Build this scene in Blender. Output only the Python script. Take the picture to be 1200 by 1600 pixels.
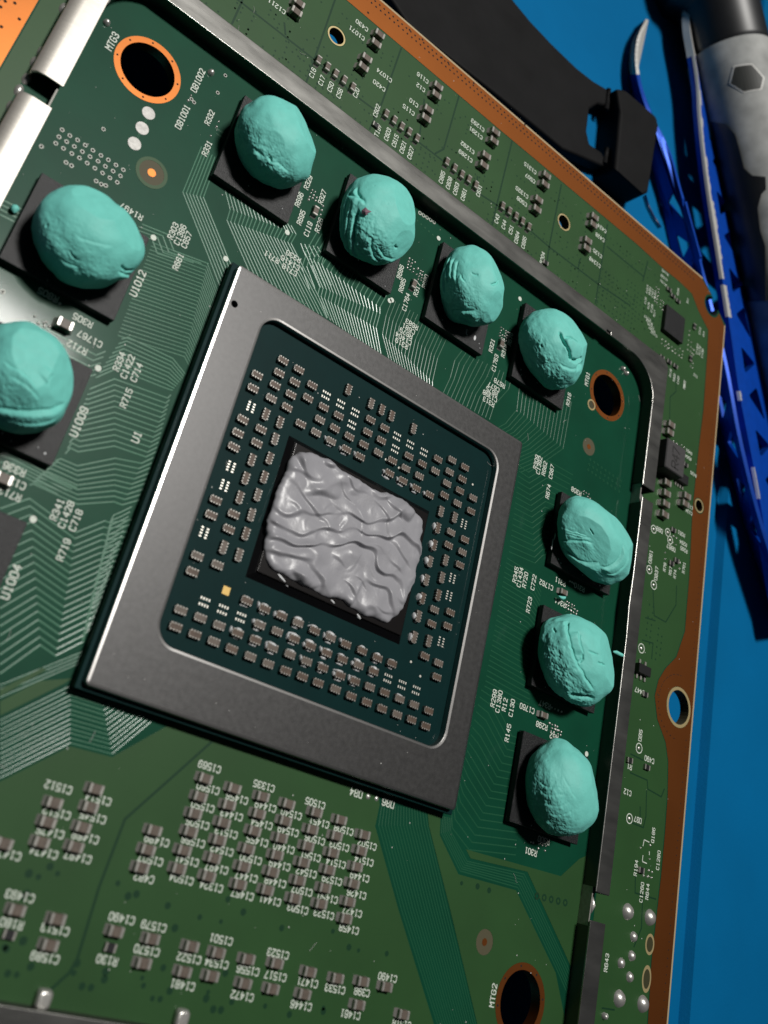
import bpy, bmesh, math, random
import numpy as np
from mathutils import Vector, Matrix
from mathutils.geometry import delaunay_2d_cdt, tessellate_polygon

# ---------------------------------------------------------------- scene, camera, light (1 unit = 1 mm)
for o in list(bpy.data.objects):
    bpy.data.objects.remove(o)
scene = bpy.context.scene
COL = scene.collection
scene.unit_settings.system = 'METRIC'
scene.unit_settings.scale_length = 0.001
rng = random.Random(7)

FPX, CX, CY = 1436.9008, 538.8273, 639.2123          # focal length and optical centre of the 1200x1600 photograph
_r = np.array([2.617527, 0.529882, 0.804129]); _t = np.array([-1.113099, 17.031002, 118.511603])
_th = np.linalg.norm(_r); _k = _r / _th
_K = np.array([[0, -_k[2], _k[1]], [_k[2], 0, -_k[0]], [-_k[1], _k[0], 0]])
RCAM = np.eye(3) + math.sin(_th) * _K + (1 - math.cos(_th)) * _K @ _K
CPOS = -RCAM.T @ _t

def at(px, py, z=0.0):
    """point of the plane z = const that the photograph shows at a pixel (board millimetres)"""
    D = RCAM.T @ np.array([(px - CX) / FPX, (py - CY) / FPX, 1.0])
    k = (z - CPOS[2]) / D[2]
    q = CPOS + k * D
    return float(q[0]), float(q[1])

cam_data = bpy.data.cameras.new('camera')
cam = bpy.data.objects.new('camera', cam_data); COL.objects.link(cam); scene.camera = cam
cam.matrix_world = Matrix(((RCAM[0, 0], -RCAM[1, 0], -RCAM[2, 0], CPOS[0]),
                           (RCAM[0, 1], -RCAM[1, 1], -RCAM[2, 1], CPOS[1]),
                           (RCAM[0, 2], -RCAM[1, 2], -RCAM[2, 2], CPOS[2]), (0, 0, 0, 1)))
cam_data.sensor_fit = 'VERTICAL'; cam_data.sensor_height = 48.0; cam_data.sensor_width = 36.0
cam_data.lens = FPX / 1600 * 48.0
cam_data.shift_x = (600 - CX) / 1600; cam_data.shift_y = -(800 - CY) / 1600
cam_data.clip_start = 1.0; cam_data.clip_end = 5000.0
cam_data.dof.use_dof = True
cam_data.dof.focus_distance = 134.0
cam_data.dof.aperture_fstop = (FPX / 1600 * 0.048) / 1.1

world = bpy.data.worlds.new('World'); scene.world = world; world.use_nodes = True
bg = world.node_tree.nodes['Background']
bg.inputs[0].default_value = (0.55, 0.62, 0.72, 1); bg.inputs[1].default_value = 0.03

def area_light(name, loc, target, size, power, color):
    L = bpy.data.lights.new(name, 'AREA'); L.shape = 'DISK'; L.size = size; L.energy = power; L.color = color
    o = bpy.data.objects.new(name, L); COL.objects.link(o); o.location = loc
    o.rotation_euler = (Vector(target) - Vector(loc)).to_track_quat('-Z', 'Y').to_euler()
    return o
LAMP = area_light('ceiling_lamp', (58, 400, 1000), (-25, 55, 0), 150, 1.25e6, (1.0, 0.975, 0.93))
LAMP.data.shape = 'RECTANGLE'; LAMP.data.size = 200; LAMP.data.size_y = 120; LAMP.data.spread = math.radians(56)

vs = scene.view_settings
vs.view_transform = 'Standard'; vs.look = 'None'; vs.exposure = 0.0; vs.gamma = 1.0; vs.use_curve_mapping = False
scene.cycles.use_denoising = True
scene.cycles.max_bounces = 6; scene.cycles.caustics_reflective = False; scene.cycles.caustics_refractive = False
scene.cycles.sample_clamp_indirect = 4.0

# ---------------------------------------------------------------- materials
MATS = {}
def mat(name, col, rough=0.5, metal=0.0, var=0.0, vscale=1.0, bump=0.0, bscale=4.0, rvar=0.0, coat=0.0, coat_r=0.1, spec=0.5, stretch=(1, 1, 1)):
    m = bpy.data.materials.new(name); m.use_nodes = True
    nt = m.node_tree; b = nt.nodes['Principled BSDF']
    b.inputs['Base Color'].default_value = (*col, 1); b.inputs['Roughness'].default_value = rough
    b.inputs['Metallic'].default_value = metal; b.inputs['Coat Weight'].default_value = coat
    b.inputs['Coat Roughness'].default_value = coat_r; b.inputs['Specular IOR Level'].default_value = spec
    tc = nt.nodes.new('ShaderNodeTexCoord'); mp = nt.nodes.new('ShaderNodeMapping')
    geo = nt.nodes.new('ShaderNodeNewGeometry')
    nt.links.new(geo.outputs['Position'], mp.inputs['Vector']); mp.inputs['Scale'].default_value = stretch
    if var > 0:
        n = nt.nodes.new('ShaderNodeTexNoise'); n.inputs['Scale'].default_value = vscale; n.inputs['Detail'].default_value = 5
        nt.links.new(mp.outputs[0], n.inputs['Vector'])
        r = nt.nodes.new('ShaderNodeMapRange'); r.inputs['From Min'].default_value = 0.25; r.inputs['From Max'].default_value = 0.75
        r.inputs['To Min'].default_value = 1 - var; r.inputs['To Max'].default_value = 1 + var
        nt.links.new(n.outputs['Fac'], r.inputs['Value'])
        mx = nt.nodes.new('ShaderNodeVectorMath'); mx.operation = 'SCALE'
        mx.inputs[0].default_value = col; nt.links.new(r.outputs[0], mx.inputs['Scale'])
        nt.links.new(mx.outputs[0], b.inputs['Base Color'])
        if rvar > 0:
            r2 = nt.nodes.new('ShaderNodeMapRange'); r2.inputs['From Min'].default_value = 0.3; r2.inputs['From Max'].default_value = 0.7
            r2.inputs['To Min'].default_value = rough - rvar; r2.inputs['To Max'].default_value = rough + rvar
            nt.links.new(n.outputs['Fac'], r2.inputs['Value']); nt.links.new(r2.outputs[0], b.inputs['Roughness'])
    if bump > 0:
        n = nt.nodes.new('ShaderNodeTexNoise'); n.inputs['Scale'].default_value = bscale; n.inputs['Detail'].default_value = 6
        n.inputs['Roughness'].default_value = 0.65
        nt.links.new(mp.outputs[0], n.inputs['Vector'])
        bp = nt.nodes.new('ShaderNodeBump'); bp.inputs['Strength'].default_value = 1.0; bp.inputs['Distance'].default_value = bump
        nt.links.new(n.outputs['Fac'], bp.inputs['Height']); nt.links.new(bp.outputs[0], b.inputs['Normal'])
    MATS[name] = m
    return m
mat('mask_bare', (0.0025, 0.047, 0.024), 0.45, var=0.15, vscale=0.12, bump=0.005, bscale=0.7, coat=0.15, coat_r=0.10, spec=0.10)
mat('mask_pour', (0.0185, 0.062, 0.017), 0.5, var=0.12, vscale=0.08, bump=0.005, bscale=1.2, coat=0.10, coat_r=0.16, spec=0.25)
mat('mask_gap', (0.006, 0.034, 0.014), 0.5, coat=0.1, coat_r=0.2, spec=0.2)
mat('trace_lit', (0.040, 0.145, 0.085), 0.34, var=0.1, vscale=0.4, coat=0.34, coat_r=0.18, spec=0.4)  # lighter trace green: lamp glints partly put into the colour
mat('trace_dim', (0.010, 0.075, 0.036), 0.35, coat=0.5, coat_r=0.2, spec=0.3)  # darker copy for traces that catch no lamp glint
mat('copper', (0.33, 0.105, 0.026), 0.40, metal=0.92, var=0.06, vscale=0.12, bump=0.002, bscale=2.0)
mat('copper_edge', (0.36, 0.28, 0.16), 0.6)
mat('gold', (0.62, 0.42, 0.14), 0.35, metal=0.6)
mat('gold_ring', (0.50, 0.40, 0.20), 0.4, metal=0.5)
mat('silk', (0.55, 0.60, 0.53), 0.6, var=0.15, vscale=3.0)
mat('hole_dark', (0.002, 0.002, 0.002), 0.9)
mat('fr4', (0.075, 0.068, 0.040), 0.6, spec=0.2)
mat('chip', (0.009, 0.0095, 0.0105), 0.44, var=0.35, vscale=4.0, bump=0.06, bscale=7.0, spec=0.32)
mat('chip_side', (0.010, 0.010, 0.011), 0.5)
mat('substrate', (0.002, 0.018, 0.018), 0.5, var=0.1, vscale=0.3, coat=0.15, coat_r=0.12, spec=0.06)
mat('stiffener', (0.076, 0.075, 0.075), 0.43, metal=0.8, var=0.10, vscale=1.6, rvar=0.02, bump=0.008, bscale=5.0)
mat('glint_edge', (0.42, 0.41, 0.40), 0.30, metal=1.0)  # brighter metal than the frame, added to make its edges glint
mat('slot_fill', (0.035, 0.034, 0.012), 0.5)
mat('dust', (0.5, 0.5, 0.48), 0.8)
mat('die', (0.006, 0.005, 0.005), 0.25, spec=0.4)
mat('underfill', (0.003, 0.003, 0.0035), 0.35, bump=0.02, bscale=2.5, spec=0.25)
mat('cap_body', (0.085, 0.058, 0.042), 0.5, var=0.25, vscale=1.5, spec=0.3)
mat('cap_grey', (0.11, 0.088, 0.072), 0.5, var=0.2, vscale=1.3, spec=0.3)
mat('tin', (0.40, 0.385, 0.355), 0.36, metal=0.55, var=0.15, vscale=2.0)
mat('solder', (0.55, 0.54, 0.51), 0.33, metal=0.7, bump=0.03, bscale=3.0)
mat('via_metal', (0.30, 0.31, 0.28), 0.5, metal=0.3)
mat('pad', (0.80, 0.78, 0.70), 0.38, metal=0.6)
mat('white_pad', (0.40, 0.39, 0.37), 0.5, metal=0.2, var=0.25, vscale=1.5, bump=0.02, bscale=3.0)
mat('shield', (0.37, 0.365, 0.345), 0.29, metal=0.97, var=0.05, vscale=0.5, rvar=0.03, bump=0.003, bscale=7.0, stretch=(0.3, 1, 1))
mat('shield_shaded', (0.10, 0.098, 0.09), 0.4, metal=0.85)  # darker copy of the shield metal: wall shade put into the colour
mat('shield_lit', (0.52, 0.495, 0.45), 0.47, metal=0.7, var=0.07, vscale=1.2, bump=0.012, bscale=3.0, stretch=(0.5, 2.5, 1))  # lighter copy of the shield metal: lamp reflection put into the colour
mat('putty', (0.150, 0.53, 0.465), 0.58, var=0.05, vscale=0.9, bump=0.022, bscale=4.0, spec=0.3)
mat('paste', (0.262, 0.260, 0.280), 0.36, var=0.03, vscale=0.6, spec=0.45)
mat('residue', (0.55, 0.56, 0.57), 0.4, bump=0.03, bscale=4.0)
mat('mat_blue', (0.0, 0.112, 0.280), 0.7, var=0.09, vscale=0.05, bump=0.05, bscale=2.2, spec=0.06)
mat('plastic_black', (0.006, 0.006, 0.0065), 0.65, var=0.3, vscale=0.15, bump=0.03, bscale=1.2, spec=0.12)
mat('blue_anodised', (0.0, 0.058, 0.42), 0.42, metal=0.3, var=0.10, vscale=0.5, spec=0.35)
mat('steel_worn', (0.75, 0.74, 0.70), 0.42, metal=0.55, bump=0.02, bscale=2.0)
mat('rubber', (0.010, 0.011, 0.013), 0.42, var=0.2, vscale=0.4)
mat('grey_plastic', (0.33, 0.335, 0.325), 0.6, var=0.28, vscale=0.22, bump=0.01, bscale=2.0, spec=0.25)
mat('hexagon_inlay', (0.028, 0.030, 0.027), 0.55)
mat('white_line', (0.66, 0.65, 0.62), 0.5)
mat('inductor', (0.05, 0.048, 0.05), 0.6, var=0.12, vscale=2.0, bump=0.01, bscale=6, spec=0.25)
mat('ink_black', (0.006, 0.006, 0.006), 0.6)
mat('speck', (0.30, 0.17, 0.22), 0.5)
mat('line_blue', (0.0, 0.012, 0.08), 0.35)
mat('resistor', (0.012, 0.012, 0.013), 0.4)

# ---------------------------------------------------------------- mesh helpers
class MB:
    """collects polygons for ONE mesh object"""
    def __init__(s): s.v = []; s.f = []; s.m = []
    def add(s, vs, fs, m=0):
        o = len(s.v); s.v += [tuple(map(float, q)) for q in vs]; s.f += [tuple(i + o for i in f) for f in fs]; s.m += [m] * len(fs)
    def box(s, x0, x1, y0, y1, z0, z1, m=0, ch=0.0):
        if ch <= 0:
            v = [(x, y, z) for z in (z0, z1) for x, y in ((x0, y0), (x1, y0), (x1, y1), (x0, y1))]
            s.add(v, [(3, 2, 1, 0), (4, 5, 6, 7), (0, 1, 5, 4), (1, 2, 6, 5), (2, 3, 7, 6), (3, 0, 4, 7)], m)
        else:   # chamfered upper edges and corners
            c = ch
            def ring(d, z): return [(x0 + d + c, y0 + d, z), (x1 - d - c, y0 + d, z), (x1 - d, y0 + d + c, z), (x1 - d, y1 - d - c, z),
                                    (x1 - d - c, y1 - d, z), (x0 + d + c, y1 - d, z), (x0 + d, y1 - d - c, z), (x0 + d, y0 + d + c, z)]
            v = ring(0, z0) + ring(0, z1 - c) + ring(c * 0.8, z1)
            f = [tuple(range(7, -1, -1)), tuple(range(16, 24))]
            for b in (0, 8):
                f += [(b + i, b + (i + 1) % 8, b + 8 + (i + 1) % 8, b + 8 + i) for i in range(8)]
            s.add(v, f, m)
    def prism(s, poly, z0, z1, m=0, bottom=True):
        """extruded simple polygon (any winding)"""
        a = sum(poly[i][0] * poly[(i + 1) % len(poly)][1] - poly[(i + 1) % len(poly)][0] * poly[i][1] for i in range(len(poly)))
        if a < 0: poly = poly[::-1]
        n = len(poly)
        v = [(x, y, z0) for x, y in poly] + [(x, y, z1) for x, y in poly]
        tri = tessellate_polygon([[Vector((x, y, 0)) for x, y in poly]])
        f = []
        for t in tri:
            a_, b_, c_ = t
            cr = (poly[b_][0] - poly[a_][0]) * (poly[c_][1] - poly[a_][1]) - (poly[b_][1] - poly[a_][1]) * (poly[c_][0] - poly[a_][0])
            if cr < 0: a_, c_ = c_, a_
            f.append((a_ + n, b_ + n, c_ + n))
            if bottom: f.append((c_, b_, a_))
        f += [(i, (i + 1) % n, n + (i + 1) % n, n + i) for i in range(n)]
        s.add(v, f, m)
    def plate(s, outer, holes, z0, z1, m=0, mside=None):
        """extruded polygon with holes"""
        def area(p): return sum(p[i][0] * p[(i + 1) % len(p)][1] - p[(i + 1) % len(p)][0] * p[i][1] for i in range(len(p)))
        loops = [outer if area(outer) > 0 else outer[::-1]] + [h if area(h) < 0 else h[::-1] for h in holes]
        pts = []; edges = []; 
        for l in loops:
            b = len(pts); pts += [Vector(q) for q in l]; edges += [(b + i, b + (i + 1) % len(l)) for i in range(len(l))]
        V, E, F, *_ = delaunay_2d_cdt(pts, edges, [], 0, 1e-6)
        def inside(p, l):
            c = False; x, y = p
            for i in range(len(l)):
                (x1, y1), (x2, y2) = l[i], l[i - 1]
                if (y1 > y) != (y2 > y) and x < (x2 - x1) * (y - y1) / (y2 - y1) + x1: c = not c
            return c
        tops = []
        for f in F:
            c = sum((V[i] for i in f), Vector((0, 0))) / len(f)
            if inside(c, loops[0]) and not any(inside(c, h) for h in loops[1:]): tops.append(f)
        n = len(V)
        s.add([(q.x, q.y, z1) for q in V] + [(q.x, q.y, z0) for q in V],
              [tuple(f) for f in tops] + [tuple(i + n for i in reversed(f)) for f in tops], m)
        for l in loops:
            k = len(l)
            s.add([(x, y, z0) for x, y in l] + [(x, y, z1) for x, y in l], [(i, (i + 1) % k, k + (i + 1) % k, k + i) for i in range(k)], m if mside is None else mside)
    def ribbon(s, pts, w, z0, z1, m=0, slope=0.0):
        """raised flat line along a polyline, with mitred joints"""
        P = [Vector((p[0], p[1])) for p in pts]
        P = [p for i, p in enumerate(P) if i == 0 or (p - P[i - 1]).length > 1e-4]
        if len(P) < 2: return
        L = []
        for i, p in enumerate(P):
            d1 = (p - P[i - 1]).normalized() if i > 0 else None
            d2 = (P[i + 1] - p).normalized() if i < len(P) - 1 else None
            d1 = d1 or d2; d2 = d2 or d1
            n1 = Vector((-d1.y, d1.x)); n2 = Vector((-d2.y, d2.x)); n = (n1 + n2)
            n = n.normalized() if n.length > 1e-3 else n1
            k = 1 / max(0.5, n.dot(n1)); L.append((p, n * k))
        v = []
        for p, n in L:
            h = w / 2
            for q, z in ((p + n * (h + slope), z0), (p + n * h, z1), (p - n * h, z1), (p - n * (h + slope), z0)):
                v.append((q.x, q.y, z))
        f = []
        for i in range(len(L) - 1):
            a = 4 * i; b = a + 4
            f += [(a + 1, a, b, b + 1), (a + 2, a + 1, b + 1, b + 2), (a + 3, a + 2, b + 2, b + 3)]
        s.add(v, f, m)
    def disc(s, x, y, r, z0, z1, m=0, n=12, dome=0.0, squash=1.0):
        ring = [(x + r * math.cos(2 * math.pi * i / n), y + squash * r * math.sin(2 * math.pi * i / n)) for i in range(n)]
        v = [(a, b, z0) for a, b in ring]; f = []
        if dome > 0:
            v += [(x + (a - x) * .72, y + (b - y) * .72, z0 + dome * .62) for a, b in ring] + [(x, y, z0 + dome)]
            f = [(i, (i + 1) % n, n + (i + 1) % n, n + i) for i in range(n)] + [(n + i, n + (i + 1) % n, 2 * n) for i in range(n)]
        else:
            v += [(a, b, z1) for a, b in ring]
            f = [(i, (i + 1) % n, n + (i + 1) % n, n + i) for i in range(n)] + [tuple(range(n, 2 * n))]
        s.add(v, f, m)
    def annulus(s, x, y, r0, r1, z0, z1, m=0, n=40):
        c = [(math.cos(2 * math.pi * i / n), math.sin(2 * math.pi * i / n)) for i in range(n)]
        v = [(x + r * a, y + r * b, z) for r, z in ((r1, z0), (r1, z1), (r0, z1), (r0, z0)) for a, b in c]; f = []
        for k in range(3):
            f += [(k * n + i, k * n + (i + 1) % n, (k + 1) * n + (i + 1) % n, (k + 1) * n + i) for i in range(n)]
        s.add(v, f, m)
    def lathe(s, prof, m=0, n=48):
        """profile (r, h) turned about the z axis"""
        v = [(r * math.cos(2 * math.pi * i / n), r * math.sin(2 * math.pi * i / n), h) for r, h in prof for i in range(n)]
        f = []
        for k in range(len(prof) - 1):
            f += [(k * n + i, k * n + (i + 1) % n, (k + 1) * n + (i + 1) % n, (k + 1) * n + i) for i in range(n)]
        f += [tuple(range(n - 1, -1, -1)), tuple((len(prof) - 1) * n + i for i in range(n))]
        s.add(v, f, m)
    def tube(s, pts, r, m=0, n=8):
        P = [Vector(p) for p in pts]; rings = []
        for i, p in enumerate(P):
            d = (P[min(i + 1, len(P) - 1)] - P[max(i - 1, 0)]).normalized()
            a = d.cross(Vector((0, 0, 1))); a = a.normalized() if a.length > 1e-3 else Vector((1, 0, 0)); b = d.cross(a)
            rr = r[i] if isinstance(r, (list, tuple)) else r
            rings.append([p + (a * math.cos(2 * math.pi * k / n) + b * math.sin(2 * math.pi * k / n)) * rr for k in range(n)])
        v = [q for g in rings for q in g]; f = []
        for i in range(len(P) - 1):
            f += [(i * n + k, i * n + (k + 1) % n, (i + 1) * n + (k + 1) % n, (i + 1) * n + k) for k in range(n)]
        f += [tuple(range(n)), tuple((len(P) - 1) * n + k for k in range(n - 1, -1, -1))]
        s.add(v, f, m)
    def mesh(s, name, mats, smooth=False):
        me = bpy.data.meshes.new(name); me.from_pydata(s.v, [], s.f)
        for m in mats: me.materials.append(MATS[m])
        if len(mats) > 1: me.polygons.foreach_set('material_index', s.m)
        if smooth: me.polygons.foreach_set('use_smooth', [True] * len(s.f))
        me.update(); return me
    def build(s, name, mats, parent=None, smooth=False, bevel=0.0, seg=2, fix=False):
        if isinstance(mats, str): mats = [mats]
        me = s.mesh(name, mats, smooth)
        if fix or bevel > 0:
            bm = bmesh.new(); bm.from_mesh(me); bmesh.ops.remove_doubles(bm, verts=bm.verts, dist=1e-5)
            bmesh.ops.recalc_face_normals(bm, faces=bm.faces); bm.to_mesh(me); bm.free()
        o = put(name, me, parent)
        if bevel > 0:
            md = o.modifiers.new('bevel', 'BEVEL'); md.width = bevel; md.segments = seg; md.limit_method = 'ANGLE'; md.angle_limit = math.radians(40)
            md.harden_normals = False
            me.polygons.foreach_set('use_smooth', [True] * len(me.polygons))
            wn = o.modifiers.new('wn', 'WEIGHTED_NORMAL'); wn.keep_sharp = True
        return o
def put(name, me, parent=None, loc=(0, 0, 0), rz=0.0):
    o = bpy.data.objects.new(name, me); COL.objects.link(o); o.location = loc; o.rotation_euler = (0, 0, rz)
    if parent is not None: o.parent = parent
    return o
def tag(o, label=None, cat=None, group=None, kind=None):
    for k, v in (('label', label), ('category', cat), ('group', group), ('kind', kind)):
        if v: o[k] = v
    return o
def circle(x, y, r, n=40): return [(x + r * math.cos(2 * math.pi * i / n), y + r * math.sin(2 * math.pi * i / n)) for i in range(n)]
def rrect(x0, x1, y0, y1, r, n=8):
    p = []
    for cx, cy, a in ((x1 - r, y0 + r, -90), (x1 - r, y1 - r, 0), (x0 + r, y1 - r, 90), (x0 + r, y0 + r, 180)):
        p += [(cx + r * math.cos(math.radians(a + 90 * i / n)), cy + r * math.sin(math.radians(a + 90 * i / n))) for i in range(n + 1)]
    return p

# vectorised gradient noise
_perm = np.random.RandomState(3).permutation(256); _perm = np.r_[_perm, _perm]
_grad = np.random.RandomState(5).normal(size=(256, 3)); _grad /= np.linalg.norm(_grad, axis=1)[:, None]
def pnoise(p):
    i = np.floor(p).astype(int); f = p - i; u = f * f * f * (f * (f * 6 - 15) + 10); out = np.zeros(len(p))
    for dx in (0, 1):
        for dy in (0, 1):
            for dz in (0, 1):
                h = _perm[_perm[_perm[(i[:, 0] + dx) & 255] + ((i[:, 1] + dy) & 255)] + ((i[:, 2] + dz) & 255)]
                g = _grad[h]; d = f - np.array([dx, dy, dz])
                w = (u[:, 0] if dx else 1 - u[:, 0]) * (u[:, 1] if dy else 1 - u[:, 1]) * (u[:, 2] if dz else 1 - u[:, 2])
                out += w * (g * d).sum(1)
    return out * 1.6

# stroke lettering of the board print (glyph box 4 x 6)
GL = {'0': [[(1, 0), (3, 0), (4, 1), (4, 5), (3, 6), (1, 6), (0, 5), (0, 1), (1, 0)]], '1': [[(1, 5), (2, 6), (2, 0)], [(1, 0), (3, 0)]],
      '2': [[(0, 5), (1, 6), (3, 6), (4, 5), (4, 4), (0, 0), (4, 0)]],
      '3': [[(0, 5), (1, 6), (3, 6), (4, 5), (4, 4), (3, 3.1), (1.5, 3.1)], [(3, 3.1), (4, 2), (4, 1), (3, 0), (1, 0), (0, 1)]],
      '4': [[(3, 0), (3, 6), (0, 2), (4, 2)]], '5': [[(4, 6), (0, 6), (0, 3.5), (3, 3.5), (4, 2.5), (4, 1), (3, 0), (1, 0), (0, 1)]],
      '6': [[(4, 5), (3, 6), (1, 6), (0, 5), (0, 1), (1, 0), (3, 0), (4, 1), (4, 2.5), (3, 3.5), (0, 3.5)]], '7': [[(0, 6), (4, 6), (1.5, 0)]],
      '8': [[(1, 3.1), (0, 4), (0, 5), (1, 6), (3, 6), (4, 5), (4, 4), (3, 3.1), (1, 3.1), (0, 2), (0, 1), (1, 0), (3, 0), (4, 1), (4, 2), (3, 3.1)]],
      '9': [[(0, 1), (1, 0), (3, 0), (4, 1), (4, 5), (3, 6), (1, 6), (0, 5), (0, 3.5), (1, 2.5), (4, 2.5)]],
      'C': [[(4, 5), (3, 6), (1, 6), (0, 5), (0, 1), (1, 0), (3, 0), (4, 1)]],
      'R': [[(0, 0), (0, 6), (3, 6), (4, 5), (4, 4), (3, 3), (0, 3)], [(2, 3), (4, 0)]],
      'U': [[(0, 6), (0, 1), (1, 0), (3, 0), (4, 1), (4, 6)]], 'D': [[(0, 0), (0, 6), (3, 6), (4, 5), (4, 1), (3, 0), (0, 0)]],
      'B': [[(0, 0), (0, 6), (3, 6), (4, 5), (4, 4), (3, 3.1), (0, 3.1)], [(3, 3.1), (4, 2), (4, 1), (3, 0), (0, 0)]],
      'M': [[(0, 0), (0, 6), (2, 3.2), (4, 6), (4, 0)]], 'T': [[(0, 6), (4, 6)], [(2, 6), (2, 0)]],
      'G': [[(4, 5), (3, 6), (1, 6), (0, 5), (0, 1), (1, 0), (3, 0), (4, 1), (4, 3), (2.4, 3)]],
      'L': [[(0, 6), (0, 0), (4, 0)]], 'Q': [[(1, 0), (3, 0), (4, 1), (4, 5), (3, 6), (1, 6), (0, 5), (0, 1), (1, 0)], [(2.6, 1.6), (4, 0)]]}
DIRS = {'u': ((0, 1), (-1, 0)), 'd': ((-1, 0), (0, -1)), 'r': ((1, 0), (0, 1)), 'w': ((0, -1), (1, 0))}
def lettering(mb, txt, x, y, d, h=1.05, adv=None, w=None, z=0.075, m=0):
    h = h * 0.68 if w is None else h
    (ax, ay), (ux, uy) = DIRS[d]; k = h / 6; adv = adv or h * 0.88; w = w or h * 0.17
    gw = 4 * k * 0.9; tot = adv * (len(txt) - 1) + gw
    for i, ch in enumerate(txt):
        for j, st in enumerate(GL[ch]):
            P = []
            for gx, gy in st:
                a = -tot / 2 + i * adv + gx * k * 0.9; b = (gy - 3) * k
                P.append((x + ax * a + ux * b, y + ay * a + uy * b))
            for q in range(len(P) - 1):
                dx, dy = P[q + 1][0] - P[q][0], P[q + 1][1] - P[q][1]; ln = math.hypot(dx, dy); e = w * 0.38 / ln
                mb.ribbon([(P[q][0] - dx * e, P[q][1] - dy * e), (P[q + 1][0] + dx * e, P[q + 1][1] + dy * e)], w, 0.03, z + 0.0008 * (q % 5) + .0003 * j, m)

# ---------------------------------------------------------------- the surface: blue silicone work mat
MATZ = -12.0
def PX(l, z=0.0): return [at(a, b, z) for a, b in l]
mb = MB()
gx = [-300, -60] + [x for x in (70, 84, 90)] + [96.2, 96.9, 99.4, 100.4, 104, 150, 400]
gz = {96.9: -1.5, 99.4: -1.5}  # groove added so that its walls show as a dark strip
ys = [-260, -90, -20, 40, 80, 120, 200, 420]
v = [(x, y, MATZ + gz.get(x, 0.0)) for y in ys for x in gx]; n = len(gx)
mb.add(v, [(j * n + i, j * n + i + 1, (j + 1) * n + i + 1, (j + 1) * n + i) for j in range(len(ys) - 1) for i in range(n - 1)])
tag(mb.build('work_mat', 'mat_blue'), 'blue silicone work mat under the circuit board', 'work mat', kind='structure')

# ---------------------------------------------------------------- circuit board: plate, copper, mask, print
board = bpy.data.objects.new('circuit_board', None); COL.objects.link(board); board.location = (0, 0, 0)
board.empty_display_size = 5
tag(board, 'green game console circuit board with large square processor in its middle', 'circuit board')
MTG = [(-45.88, 45.88), (45.88, 45.88), (45.88, -45.88)]
TOOL = [(-23.4, 72.5, 1.35), (28.7, 72.4, 1.35), (73.2, 0.3, 2.75), (73.9, 37.1, 1.05)]
n1 = at(1112, 478)
notch = [(n1[0] + 2.1 * math.cos(math.radians(a)), n1[1] + 2.1 * math.sin(math.radians(a))) for a in range(10, -285, -18)]
outline = [(-72, -64), (77.3, -64), (77.3, 79.2)] + notch + [(68.9, 85.5), (-72, 85.5)]
slots = PX([(1015, 1475.5)]) + PX([(1010, 1529.5)])
holes = [circle(x, y, 3.76, 64) for x, y in MTG] + [circle(x, y, r, 28) for x, y, r in TOOL]
mb = MB(); mb.plate(outline, holes, -1.6, 0.0, 0, 1)
mb.build('board_plate', ['mask_bare', 'fr4'], board)
mb = MB(); inner = [(x - (.45 if x > 70 else 0), y - (.4 if y > 80 else 0)) for x, y in ((77.3, -64), (77.3, 79.2), (69, 85.5), (-72, 85.5))]
mb.ribbon([(77.12, -64), (77.12, 78.8)], .36, 0, .022); mb.ribbon([(68.6, 85.32), (-72, 85.32)], .36, 0, .022)
o = mb.build('board_edge', 'copper_edge', board)

cin = [at(a, b) for a, b in [(1037, 420), (1060, 438.7), (1081, 458.7), (1090.7, 484), (1106.7, 516), (1105, 553), (1099, 640), (1090, 715), (1081.7, 800), (1077, 900), (1070, 987),
      (1056.7, 1026.7), (1040, 1044), (1029, 1062), (1023, 1086.7), (1026.7, 1123), (1040, 1160), (1044, 1190), (1043, 1245), (1039, 1300), (1033, 1367), (1018, 1500), (1012, 1600)]]
notch_in = [(n1[0] + 2.5 * math.cos(math.radians(a)), n1[1] + 2.5 * math.sin(math.radians(a))) for a in range(-5, -270, -18)]
border = [(-72, 80.15), (10, 80.1), (48, 80.4)] + cin + [(72.3, -64), (76.95, -64), (76.95, 78.6)] + notch_in + [(68.4, 85.12), (-72, 85.12)]
mb = MB(); mb.plate(border, [circle(73.2, 0.3, 3.3, 30), circle(73.9, 37.1, 1.5, 24)], 0, 0.03)
mb.build('copper_border', 'copper', board)
mb = MB(); mb.prism([(-72, -64), (-60.6, -64), (-60.6, 85.1 - 5.6), (-72, 79.5)], 0, .03)
mb.build('copper_border', 'copper', board)
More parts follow.
